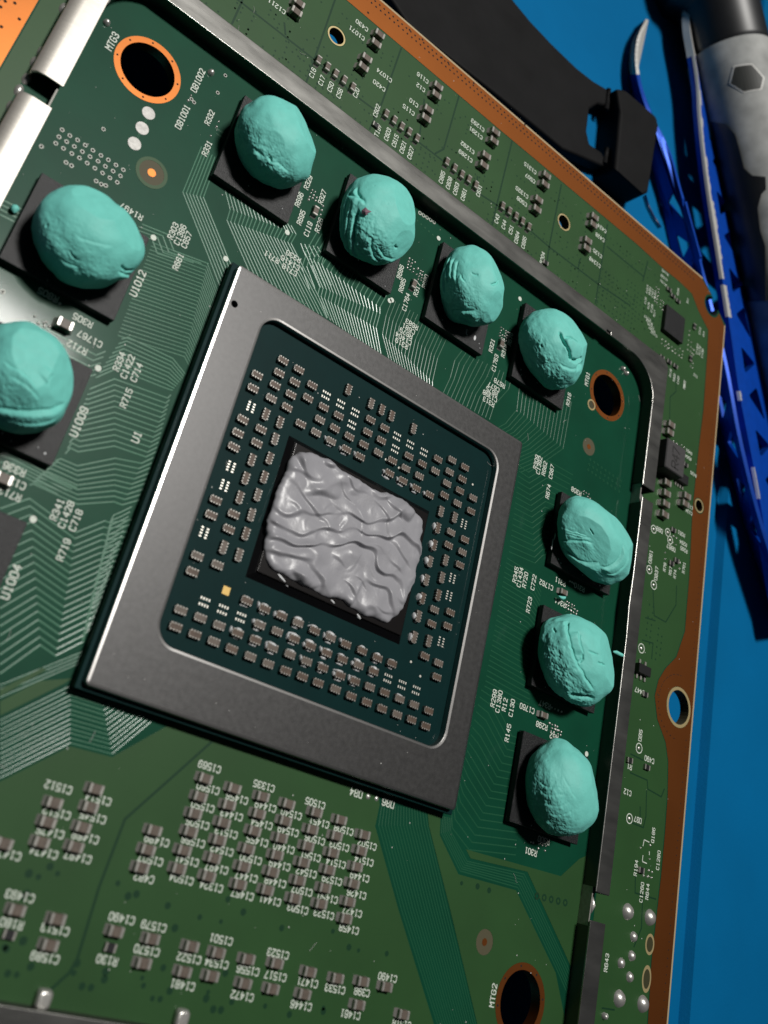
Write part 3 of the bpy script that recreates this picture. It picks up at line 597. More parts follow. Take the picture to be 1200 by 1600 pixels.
# clusters of tiny resistors and solder dots beside the memory chips
mb = MB()
def dots(px0, py0, nx, ny, sx, sy, r=.17, prob=.85):
    x0, y0 = at(px0, py0)
    for i in range(nx):
        for j in range(ny):
            if rng.random() < prob: mb.disc(x0 + i * sx + rng.uniform(-.06, .06), y0 - j * sy + rng.uniform(-.06, .06), r * rng.uniform(.75, 1.2), .03, .1, n=8, dome=rng.uniform(.12, .22))
for a in ((487, 297, 3, 4, .55, .6), (640, 404, 3, 4, .55, .6), (653, 420, 3, 4, .5, .55), (783, 512, 4, 4, .5, .55), (793, 520, 2, 4, .5, .5), (885, 940, 4, 3, .6, .5), (893, 950, 3, 3, .6, .5), (858, 1130, 4, 3, .6, .5), (868, 1140, 3, 3, .6, .5), (912, 768, 4, 2, .55, .5), (868, 1134, 2, 2, .5, .5),
          (890, 908, 4, 1, .5, .5), (862, 1105, 5, 1, .7, .5), (842, 1318, 3, 2, .7, .6), (829, 1315, 2, 1, .6, .5), (75, 465, 3, 1, .7, .6), (54, 494, 4, 2, .7, .6), (68, 505, 3, 1, .7, .6), (341, 190, 1, 2, .5, .9), (332, 205, 1, 2, .5, .9), (505, 322, 1, 3, .5, .8), (298, 149, 1, 1, 1, 1), (293.5, 157, 1, 1, 1, 1),
          (1025, 449, 2, 5, .7, .8), (1032, 470, 2, 3, .8, .8), (1034, 530, 5, 2, 1.0, 1.0), (1040, 540, 6, 1, 1.0, 1.0), (1062, 545, 2, 2, .9, .9), (1077, 517, 2, 5, .8, 1.1), (1081, 545, 2, 5, .6, 1.0), (1052, 690, 2, 1, 1, 1), (1064, 696, 2, 1, .9, 1), (1052, 838, 2, 1, .9, .8), (1051, 848, 2, 1, .9, .8), (1039, 864, 1, 2, 1, 1.1),
          (1062, 880, 1, 2, 1, 1.0), (1000, 1325, 1, 1, 1, 1), (1015, 1320, 1, 1, 1, 1), (1014, 1342, 1, 1, 1, 1), (1005, 1368, 3, 1, .9, 1), (1013, 1360, 2, 2, .9, .8), (1041, 480, 1, 8, .3, .62), (1045, 523, 5, 1, .55, .5), (575, 1244, 1, 1, 1, 1, .3, 1), (588, 1248, 1, 1, 1, 1, .3, 1)):
    dots(*a)
tag(mb.build('solder_dots', 'solder', board, smooth=True), kind='stuff')
for px in [(980.2, 1424.5), (1014.7, 1433.5), (989.2, 1463.5), (986.3, 1493.5), (969.8, 1504.8), (983.2, 1526.5), (966.8, 1560.3), (1003.5, 1568.5)]:
    x, y = at(*px); mb = MB(); big = px[0] in (980.2, 1014.7, 966.8, 1003.5); mb.disc(x, y, 1.15 if big else .72, .03, 0, n=22, dome=.85 if big else .6)
    mb.build('solder_joint', 'solder', board, smooth=True)
# inductor, driver, controller, transistor
def chip(name, x0, x1, y0, y1, h, m='chip', ch=.06, parent=board):
    mb = MB(); mb.box(x0, x1, y0, y1, .05, h, 0, ch); return mb.build(name, m, parent)
ind = chip('power_inductor', 59.4, 64.7, 37.9, 43.6, 3.0, 'inductor', .18)
mb = MB(); lettering(mb, 'R47', 62.0, 40.7, 'u', 1.9, 1.35, .26, 3.02)
mb.v = [(a, b, 2.995 if c < 1 else c) for a, b, c in mb.v]; mb.build('inductor_print', 'ink_black', ind)
q = at(1068, 747, 1); c = chip('driver_chip', q[0] - 1.5, q[0] + 1.5, q[1] - .9, q[1] + .9, 1.0, 'resistor', .05)
mb = MB()
for i in range(4): mb.box(q[0] - 1.2 + i * .7, q[0] - .9 + i * .7, q[1] - 1.7, q[1] - .9, .03, .25)
tag(mb.build('pins', 'tin', c), kind='stuff')
c = chip('controller_chip', 57.6, 63.4, 66.2, 72.0, .9, 'chip', .05)
q = at(1008, 1047, .9); c = chip('transistor', q[0] - 1.5, q[0] + 1.5, q[1] - .75, q[1] + .75, .95, 'resistor', .06)
for dx, dy in ((-1, -1.15), (0, -1.15), (1, -1.15), (-.6, 1.15), (.8, 1.15)):
    mb = MB(); mb.box(q[0] + dx - .2, q[0] + dx + .2, q[1] + dy - .45, q[1] + dy + .45, .03, .3, 0, .05); mb.build('pin', 'tin', c)
q = at(1050, 548, .8)
for k, (px, py) in enumerate([(1052, 462), (1046, 452), (1060, 470), (1035, 558), (1046, 565), (1056, 572), (1086, 510), (1080, 560)]): place(RES, 'resistor', px, py, .4, 90 if k > 5 else 0)

# memory chips
MEM = [(-33.33, 51.1, 12, 14), (-14.72, 51.0, 12, 14), (4.0, 51.0, 12, 14), (22.63, 50.9, 12, 14), (37.5, 23.6, 14, 12), (37.5, 5.0, 14, 12), (37.5, -13.4, 14, 12), (-51.6, 23.7, 14, 12), (-51.6, 5.1, 14, 12), (-51.6, -13.4, 14, 12)]
for x, y, w, h in MEM:
    mb = MB(); mb.box(x, x + w, y - h, y, .32, 1.2, 0, .05); c = mb.build('memory_chip', 'chip', board)
    mb = MB(); mb.box(x + .25, x + w - .25, y - h + .25, y - .25, .02, .32); mb.build('solder_ball_layer', 'hole_dark', c)
    mb = MB()
    for _ in range(rng.randint(2, 6)):
        a = rng.uniform(x + .3, x + w - .4); b = y - h + rng.uniform(.3, 2.2); mb.disc(a, b, rng.uniform(.06, .16), 1.2, 1.22, n=6, dome=.05)
    tag(mb.build('dust_specks', 'residue', c), kind='stuff')
for px, py, l in ((729, 518, (0.2, 1.0)), (742, 528, (.5, .9)), (815, 586, (.2, .2)), (863, 850, (.25, 2.0)), (867, 838, (.2, 1.2))):
    x, y = at(px, py, 1.2); mb = MB(); mb.disc(x, y, .5, 1.2, 1.25, n=9, dome=.08); mb.v = [(x + (a - x) * l[0], y + (b - y) * l[1], c) for a, b, c in mb.v]; mb.build('paste_fleck', 'residue', board)

# ---------------------------------------------------------------- processor package
W2, H2 = 26.27, 26.55
mb = MB(); mb.box(-W2 - .55, W2 + .45, -H2 - .5, H2 + .4, .55, 1.6, 0, .05)
cpu = mb.build('processor', 'substrate', board)
mb = MB(); mb.box(-W2, W2, -H2, H2, .02, .55); mb.build('solder_ball_layer', 'hole_dark', cpu)
OP = (-20.6, 22.1, -20.1, 22.3)
def oring(d): return rrect(-W2 + d, W2 - d, -H2 + d, H2 - d, max(.5 - d, .12), 4)
def iring(d): return rrect(OP[0] - d, OP[1] + d, OP[2] - d, OP[3] + d, 2.4 + d, 10)
mb = MB(); mb.plate(oring(.36), [iring(.36), circle(-25.1, 21.1, .48, 20)], 1.8, 2.6)
sf = mb.build('stiffener_frame', 'stiffener', cpu, fix=True)
mb = MB()          # rolled edge of the stamped frame, outside and round the opening, brightened to glint
for fn, flip in ((oring, False), (iring, True)):
    prof = [(.36, 2.6), (.10, 2.562), (.03, 2.52), (0, 2.42), (0, 1.62)]; rings = [[(x, y, z) for x, y in fn(d_)] for d_, z in prof]; k = len(rings[0])
    mb.add([p for g in rings for p in g], [((i * k + j, (i + 1) * k + j, (i + 1) * k + (j + 1) % k, i * k + (j + 1) % k) if not flip else (i * k + (j + 1) % k, (i + 1) * k + (j + 1) % k, (i + 1) * k + j, i * k + j)) for i in range(len(prof) - 1) for j in range(k)])
mb.build('stiffener_edge', 'glint_edge', cpu)
mb = MB()      # black underfill skirt and die
a, b = (-11.9, 12.4, -9.5, 9.3), (-11.15, 11.75, -8.65, 8.55)
ring = lambda q, z: [(q[0], q[2], z), (q[1], q[2], z), (q[1], q[3], z), (q[0], q[3], z)]
mb.add(ring(a, 1.6) + ring(b, 2.25), [(i, (i + 1) % 4, 4 + (i + 1) % 4, 4 + i) for i in range(4)] + [(4, 5, 6, 7)])
mb.build('underfill', 'underfill', cpu)
mb = MB(); mb.box(-11.1, 11.7, -8.6, 8.5, 2.0, 2.5); mb.build('die', 'die', cpu, bevel=.1, seg=3, fix=True)
# package capacitors: eight-terminal ceramic chips
def pcap(body):
    mb = MB(); L, W, H = 1.5, .82, .55
    mb.box(-L / 2, L / 2, -W / 2, W / 2, 0, H, 0, .07)
    for i in range(4):
        x = -L / 2 + .19 + i * .375
        for s in (-1, 1):
            y0, y1 = (W / 2 - .13, W / 2 + .03) if s > 0 else (-W / 2 - .03, -W / 2 + .13)
            mb.box(x - .085, x + .085, y0, y1, 0, H + .015, 1)
    mb.box(-L / 2 - .02, -L / 2 + .07, -W / 2 + .1, W / 2 - .1, .0, H - .03, 1)
    return mb.mesh('package_capacitor', [body, 'tin'])
PCAP = [pcap('cap_body'), pcap('cap_grey')]
def cvt(o, s, l): return [(o[0] + a / s, o[1] + b / s) for a, b in l]
HC = (cvt((320, 530), 7.5, [(925, 248), (1110, 355), (620, 420), (878, 395), (1062, 503), (572, 575), (830, 538), (1015, 648), (785, 693), (970, 798), (452, 940), (665, 1055), (395, 1100), (1130, 992)])
      + cvt((460, 560), 7.5, [(215, 315), (165, 465), (350, 570), (525, 670), (305, 718), (260, 868), (480, 818), (435, 968), (650, 915), (615, 1065), (775, 1150), (820, 1010), (900, 718), (865, 865), (1065, 815), (1025, 960), (990, 1105)])
      + cvt((600, 620), 7.5, [(298, 695), (105, 748), (455, 785), (640, 730), (805, 740), (955, 825), (608, 870), (775, 880), (925, 965), (262, 838), (420, 928), (70, 895), (228, 983), (745, 1015), (895, 1100), (385, 1072), (540, 1150), (715, 1155), (1050, 1185)])
      + cvt((270, 680), 7.5, [(720, 138), (990, 92), (510, 760), (455, 935), (720, 925), (662, 1100)])
      + cvt((240, 840), 7.5, [(518, 215), (460, 400), (755, 320), (325, 850), (265, 1045), (555, 940), (775, 1030), (990, 1120), (1100, 740), (490, 1135)]) + [(335, 1002.5), (363, 1014)]
      + cvt((380, 900), 7.5, [(258, 385), (455, 465), (650, 548), (845, 638), (1030, 720), (200, 570), (405, 650), (605, 735), (795, 820), (985, 900), (150, 750), (350, 840), (555, 920), (750, 1000), (940, 1075), (90, 945), (300, 1030), (505, 1110), (700, 1180)])
      + cvt((530, 990), 7.5, [(85, 125), (275, 200), (455, 285), (625, 350), (45, 300), (235, 370), (410, 440), (18, 490), (190, 555), (365, 625), (540, 690), (715, 765), (885, 835), (1055, 905), (148, 735), (330, 805), (508, 880), (685, 950), (855, 1010), (1020, 1085), (1010, 265), (1170, 345), (1150, 510)])
      + [(498, 1067), (525, 1077)]
      + cvt((610, 770), 6.957, [(735, 115), (882, 200), (665, 428), (815, 508), (638, 570), (788, 645), (762, 785), (485, 1270), (658, 1300), (455, 1425), (628, 1450)]))
VC = (cvt((320, 530), 7.5, [(720, 875), (885, 970), (828, 1165)]) + cvt((460, 560), 7.5, [(640, 362), (905, 525), (1030, 597), (1145, 670)]) + cvt((600, 620), 7.5, [(352, 370)])
      + cvt((270, 680), 7.5, [(930, 285), (1140, 265), (858, 500), (1075, 487), (790, 725), (1000, 695), (925, 930), (860, 1150)]) + cvt((240, 840), 7.5, [(825, 110), (1005, 200)])
      + cvt((530, 990), 7.5, [(885, 40), (1055, 85)]) + cvt((610, 770), 6.957, [(555, 200), (703, 265), (520, 380), (480, 565), (435, 745), (605, 730), (395, 945), (565, 918), (355, 1145), (525, 1110), (310, 1340)]))
PZ = 1.6
CAPXY = []
for lst, rot in ((HC, 0), (VC, 90)):
    for px, py in lst:
        x, y = at(px, py, PZ + .55); put('package_capacitor', rng.choice(PCAP + PCAP[:1]), cpu, (x, y, PZ), math.radians(rot + rng.uniform(-1.5, 1.5)))
        CAPXY.append((x, y, rot))
PH = (cvt((460, 560), 7.5, [(370, 432), (540, 535), (710, 635), (670, 778)]) + cvt((600, 620), 7.5, [(150, 465), (305, 560), (130, 612), (465, 650)]) + cvt((240, 840), 7.5, [(595, 755), (810, 845), (1020, 935)]) + cvt((530, 990), 7.5, [(568, 525), (735, 600), (900, 665)]))
PV = (cvt((320, 530), 7.5, [(540, 795)]) + cvt((270, 680), 7.5, [(680, 370), (605, 590), (365, 1140)]) + cvt((610, 770), 6.957, [(797, 340), (672, 930), (635, 1120)]) + [(689, 1003)])
for lst, v_ in ((PH, 0), (PV, 1)):
    for px, py in lst:
        x, y = at(px, py, PZ); mb = MB()
        for i in range(4):
            for s in (-1, 1):
                u_, w_ = (-.53 + i * .355), s * .36
                p = (x + u_, y + w_) if not v_ else (x + w_, y + u_); hx, hy = (.085, .15) if not v_ else (.15, .085)
                mb.box(p[0] - hx, p[0] + hx, p[1] - hy, p[1] + hy, PZ - .01, PZ + .03)
        tag(mb.build('contact_pads', 'pad', cpu), kind='stuff')
x, y = at(353.3, 923, PZ); mb = MB(); mb.box(x - .48, x + .48, y - .48, y + .48, PZ - .01, PZ + .03); mb.build('gold_mark', 'gold', cpu)
mb = MB()
for px, py in ((738.4, 757), (642, 1034), (656.5, 1056.5), (602.7, 718), (623.3, 731)):
    x, y = at(px, py, PZ); mb.disc(x, y, .16, PZ, PZ + .03, n=10)
tag(mb.build('contact_dots', 'pad', cpu), kind='stuff')

# ---------------------------------------------------------------- shield frame round the processor (clip-on flange over a soldered fence)
FH = 2.6
def rail(name, m, poly, z0, z1, bev=.12, par=board):
    mb = MB(); mb.prism(poly, z0, z1); return mb.build(name, m, par, bevel=bev, seg=2, fix=True)
def rect(x0, x1, y0, y1): return [(x0, y0), (x1, y0), (x1, y1), (x0, y1)]
arcTR = [(47.9 + 6.7 * math.sin(math.radians(a)), 48.5 + 6.6 * math.cos(math.radians(a))) for a in range(0, 91, 9)]
topf = rail('shield_flange', 'shield', [(-45.8, 55.1), (40.6, 55.1), (40.7, 55.7), (41.7, 55.7), (41.8, 55.1), (47.0, 55.1)] + arcTR + [(54.6, 32.3), (57.9, 32.3), (57.9, 57.2), (56.8, 58.5), (-60, 58.5), (-60, 55.1)], FH - .25, FH)
mb = MB(); mb.add([(-60, 57.4, FH + .004), (55.5, 57.4, FH + .004), (55.5, 58.56, FH - .5), (-60, 58.56, FH - .5)], [(0, 1, 2, 3)])
mb.add([(-60, 58.56, FH - .5), (55.5, 58.56, FH - .5), (55.5, 58.62, .05), (-60, 58.62, .05)], [(0, 1, 2, 3)]); mb.build('flange_skirt', 'shield', topf)
rightf = rail('shield_flange', 'shield', [(54.9, 30.2), (54.9, 16), (54.75, 11), (55.0, 6), (54.9, -30.6), (57.9, -30.6), (57.9, 30.2)], FH - .25, FH)
lowf = rail('shield_flange', 'shield', rect(54.5, 57.6, -60, -34.2), FH - .25, FH)
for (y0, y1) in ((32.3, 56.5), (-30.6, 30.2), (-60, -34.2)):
    mb = MB(); mb.box(57.65, 57.92, y0, y1, .05, FH - .2); mb.build('shield_side', 'shield_shaded', board)
for (y0, y1) in ((34.3, 60), (-60, 30.9)):
    mb = MB(); zt = FH
    prof = [(-53.9, zt - .25), (-53.9, zt), (-56.15, zt), (-57.2, zt - .22), (-57.75, zt - .8), (-57.8, .9), (-57.55, .9), (-57.4, zt - .95), (-56.9, zt - .5), (-56.0, zt - .25)]
    k = len(prof); mb.add([(x, y0, z) for x, z in prof] + [(x, y1, z) for x, z in prof], [(i, (i + 1) % k, k + (i + 1) % k, k + i) for i in range(k)] + [tuple(range(k)), tuple(range(2 * k - 1, k - 1, -1))])
    mb.build('shield_flange', 'shield_lit', board, bevel=.07, seg=2, fix=True)
rail('shield_flange', 'shield', [(-60, -57.5), (57.6, -57.5), (57.6, -54.4), (-60, -54.4)], FH - .25, FH)
# soldered fence under the flange: inner walls
arcTL = [(-47.3 - 6.6 * math.sin(math.radians(a)), 48.9 + 6.6 * math.cos(math.radians(a))) for a in range(0, 91, 9)]
def fence(pts, z1, m='shield_shaded'):
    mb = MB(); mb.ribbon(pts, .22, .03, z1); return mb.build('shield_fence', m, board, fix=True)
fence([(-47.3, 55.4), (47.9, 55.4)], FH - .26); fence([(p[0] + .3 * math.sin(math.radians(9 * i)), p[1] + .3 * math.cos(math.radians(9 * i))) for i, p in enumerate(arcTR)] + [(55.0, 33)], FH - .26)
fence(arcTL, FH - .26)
fence([(-54.3, 48.9), (-54.3, -60)], 1.9); fence([(55.2, 33), (55.2, 29.4)], 1.9, 'tin'); fence([(55.2, 29.4), (55.2, -30)], FH - .26); fence([(55.1, -30), (55.0, -35)], 1.9, 'tin'); fence([(54.9, -35), (54.9, -60)], FH - .26); fence([(-58, -54.7), (54, -54.7)], FH - .26)  # gap stretches in lighter tin, colouring in the lit wall
for px, py in ((68, 1562), (284, 1592)):
    x, y = at(px, py, .5); mb = MB(); mb.box(x - .8, x + .8, y - .9, y + .9, .03, .9, 0, .3); mb.build('solder_tab', 'solder', board, bevel=.15, fix=True)
for px, py in ((84, 58), (55, 96), (100, 12), (66, 80), (30, 140), (18, 165), (42, 122)):
    x, y = at(px, py, .2); mb = MB(); mb.disc(x, y, .55, .03, .1, n=12, dome=.5); mb.v = [(a, y + (b - y) * 1.6, c) for a, b, c in mb.v]; mb.build('solder_joint', 'solder', board, smooth=True)
for px, py, rx, ry in ((998, 780, .5, 1.3), (921.5, 1413, .5, 1.5)):  # bright lumps added at the fence gaps to stand for a glint
    x, y = at(px, py, .6); mb = MB(); mb.disc(x, y, rx, .03, .1, n=14, dome=1.6, squash=ry / rx); mb.build('solder_joint', 'solder', board, smooth=True)
for px, py in ((167, 35), (330, 113), (974, 576), (979, 583), (945, 1588)):
    x, y = at(px, py, .2); mb = MB(); mb.disc(x, y, .5, .03, .1, n=11, dome=.7); mb.build('solder_joint', 'solder', board, smooth=True)

# dust and lint scattered over the board (too small to pick apart)
mb = MB(); dr = random.Random(31)
for _ in range(420):
    x, y = dr.uniform(-56, 75), dr.uniform(-52, 84); z = 2.6 if (abs(x) < 26 and abs(y) < 26.3 and not (-20.4 < x < 22 and -20 < y < 22)) else (1.6 if abs(x) < 26.5 and abs(y) < 26.5 else .03)
    if abs(x) < 12.5 and abs(y) < 9.6: continue
    r_ = dr.choice([.035, .04, .05, .06, .09]); mb.disc(x, y, r_, z, z + .02, n=5, dome=.03)
for _ in range(26):
    x, y = dr.uniform(-54, 70), dr.uniform(-50, 80); z = 2.62 if (abs(x) < 26 and abs(y) < 26 and not (-20.4 < x < 22 and -20 < y < 22)) else (1.63 if abs(x) < 26.5 and abs(y) < 26.5 else .06)
    if abs(x) < 12.5 and abs(y) < 9.6: continue
    a = dr.uniform(0, 6.28); P3 = []
    for i in range(5): P3.append((x, y, z + .03)); a += dr.uniform(-.5, .5); x += .3 * math.cos(a); y += .3 * math.sin(a)
    mb.tube(P3, .018, n=4)
tag(mb.build('dust_specks', 'dust', board), kind='stuff')

# ---------------------------------------------------------------- lumps of thermal putty on the memory chips
# centre x, y, half axes a, b, c, turn; then outline corrections (direction, amount)
PUTTY = {
 'T1': ([-28.065,44.759,5.361,6.107,4.663,0.858], [[0.12,0.926,0.357,0.012],[0.453,0.691,0.563,0.009],[0.665,0.362,0.653,0.035],[0.773,-0.097,0.627,-0.069],[0.67,-0.601,0.436,0.022],[0.436,-0.88,0.188,0.018],[0.131,-0.989,-0.076,-0.024],[-0.253,-0.901,-0.352,0.016],[-0.541,-0.659,-0.523,-0.01],[-0.744,-0.297,-0.598,-0.026],[-0.82,0.11,-0.562,0.018],[-0.746,0.525,-0.409,0.014],[-0.532,0.829,-0.173,0.013],[-0.28,0.959,0.051,-0.031]]),
 'T2': ([-9.806,44.439,5.858,6.845,4.536,0.002], [[-0.694,0.703,0.154,-0.004],[-0.247,0.864,0.439,-0.022],[0.174,0.794,0.583,0.039],[0.557,0.562,0.612,-0.005],[0.818,0.225,0.529,-0.052],[0.92,-0.246,0.307,0.046],[0.835,-0.542,0.097,-0.004],[0.661,-0.745,-0.095,-0.014],[0.209,-0.901,-0.38,-0.025],[-0.176,-0.842,-0.51,0.039],[-0.565,-0.616,-0.549,-0.0],[-0.829,-0.291,-0.477,-0.022],[-0.947,0.09,-0.308,-0.006],[-0.901,0.424,-0.094,0.027]]),
 'T3': ([9.078,44.457,5.309,6.32,4.471,0.404], [[-0.24,0.954,0.177,0.009],[0.096,0.889,0.448,-0.0],[0.458,0.596,0.66,-0.017],[0.671,0.212,0.711,-0.001],[0.746,-0.133,0.653,-0.03],[0.621,-0.704,0.345,0.051],[0.45,-0.884,0.129,-0.002],[0.166,-0.974,-0.153,-0.026],[-0.168,-0.892,-0.419,-0.064],[-0.455,-0.672,-0.585,0.065],[-0.635,-0.415,-0.652,0.069],[-0.762,-0.064,-0.644,-0.044],[-0.767,0.435,-0.471,-0.046],[-0.58,0.795,-0.178,0.006],[-0.426,0.905,-0.003,0.025]]),
 'T4': ([27.712,43.997,6.598,6.1,4.347,-0.732], [[-0.995,0.087,0.037,-0.019],[-0.783,0.471,0.406,-0.041],[-0.257,0.7,0.666,0.023],[0.059,0.708,0.704,0.086],[0.511,0.587,0.628,-0.044],[0.859,0.311,0.406,-0.049],[0.987,0.027,0.16,-0.004],[0.926,-0.336,-0.175,0.044],[0.766,-0.528,-0.366,0.03],[0.444,-0.702,-0.557,-0.042],[-0.103,-0.751,-0.652,-0.055],[-0.496,-0.642,-0.585,0.008],[-0.698,-0.521,-0.491,0.033],[-0.914,-0.282,-0.292,0.031]]),
 'L1': ([-44.532,17.668,6.178,5.515,4.606,0.026], [[-0.531,0.773,0.346,0.027],[-0.274,0.863,0.425,0.001],[0.089,0.873,0.479,-0.065],[0.555,0.692,0.462,-0.027],[0.794,0.467,0.39,0.001],[0.947,0.17,0.273,0.075],[0.979,-0.175,0.108,0.012],[0.84,-0.535,-0.09,-0.079],[0.469,-0.836,-0.285,-0.021],[0.072,-0.922,-0.38,0.064],[-0.293,-0.865,-0.406,0.045],[-0.679,-0.641,-0.358,-0.034],[-0.955,-0.221,-0.196,-0.029],[-0.973,0.23,0.019,0.002],[-0.813,0.548,0.197,0.028]]),
 'L2': ([-44.504,-0.474,4.794,5.829,4.626,0.57], [[-0.333,0.937,0.106,0.056],[-0.037,0.977,0.21,-0.043],[0.33,0.887,0.324,0.007],[0.614,0.689,0.386,-0.011],[0.805,0.432,0.406,-0.003],[0.91,0.142,0.391,0.008],[0.905,-0.29,0.311,0.004],[0.78,-0.588,0.215,0.012],[0.493,-0.868,0.065,0.007],[0.137,-0.987,-0.081,-0.031],[-0.241,-0.949,-0.204,-0.012],[-0.566,-0.775,-0.283,0.045],[-0.764,0.637,-0.1,-0.003],[-0.952,0.174,-0.25,-0.034],[-0.872,-0.371,-0.318,-0.001]]),
 'R1': ([43.403,17.441,8.084,5.454,4.231,-0.311], [[-0.901,0.428,-0.078,0.074],[-0.657,0.717,0.234,-0.004],[-0.298,0.827,0.476,-0.082],[0.179,0.743,0.645,-0.018],[0.446,0.594,0.67,0.054],[0.714,0.336,0.615,0.01],[0.904,-0.068,0.423,-0.012],[0.885,-0.438,0.157,-0.023],[0.73,-0.679,-0.081,0.03],[0.456,-0.831,-0.317,-0.017],[0.151,-0.862,-0.483,-0.045],[-0.117,-0.813,-0.571,0.054],[-0.396,-0.684,-0.612,0.064],[-0.677,-0.448,-0.584,-0.016],[-0.896,-0.083,-0.436,-0.059],[-0.943,0.244,-0.228,-0.004]]),
 'R2': ([43.136,-1.446,7.398,6.029,4.127,-0.309], [[-0.661,0.749,0.049,0.015],[-0.42,0.876,0.236,-0.039],[0.087,0.86,0.503,0.034],[0.416,0.688,0.594,-0.028],[0.717,0.357,0.599,0.01],[0.873,-0.059,0.484,0.002],[0.86,-0.406,0.31,-0.026],[0.701,-0.709,0.082,0.022],[0.471,-0.874,-0.121,-0.011],[0.174,-0.935,-0.308,0.0],[-0.209,-0.855,-0.474,0.032],[-0.549,-0.63,-0.55,-0.006],[-0.79,-0.311,-0.528,-0.034],[-0.916,0.174,-0.361,0.038],[-0.817,0.562,-0.125,-0.01]]),
 'R3': ([43.533,-19.351,5.658,6.263,4.386,0.663], [[0.38,0.925,-0.014,0.043],[0.629,0.736,0.251,0.006],[0.763,0.449,0.465,-0.021],[0.782,0.09,0.616,-0.075],[0.619,-0.392,0.681,0.011],[0.419,-0.654,0.63,0.053],[0.157,-0.851,0.501,0.023],[-0.204,-0.945,0.254,-0.049],[-0.536,-0.843,-0.042,-0.023],[-0.74,-0.607,-0.29,0.035],[-0.825,-0.316,-0.469,0.027],[-0.793,0.087,-0.602,0.003],[-0.667,0.402,-0.627,-0.005],[-0.417,0.718,-0.557,-0.027],[-0.02,0.942,-0.335,-0.008]]),
}
PLABEL = {'T1': 'teal putty lump with pitted lower half, nearest the top left mounting hole', 'T2': 'teal putty lump with a pinkish speck stuck in its side, second along the top row',
          'T3': 'teal putty lump with parallel grooves on its left, third along the top row', 'T4': 'teal putty lump with a torn, cracked right side beside the right mounting hole',
          'L1': 'largest smooth teal putty lump, pointed at its right, on the upper left chip', 'L2': 'teal putty lump cut off by the left picture edge',
          'R1': 'wedge shaped teal putty lump with a flat folded face, uppermost in right column', 'R2': 'teal putty lump with a long fold down its middle, second in right column', 'R3': 'egg shaped smooth teal putty lump, lowest in right column'}
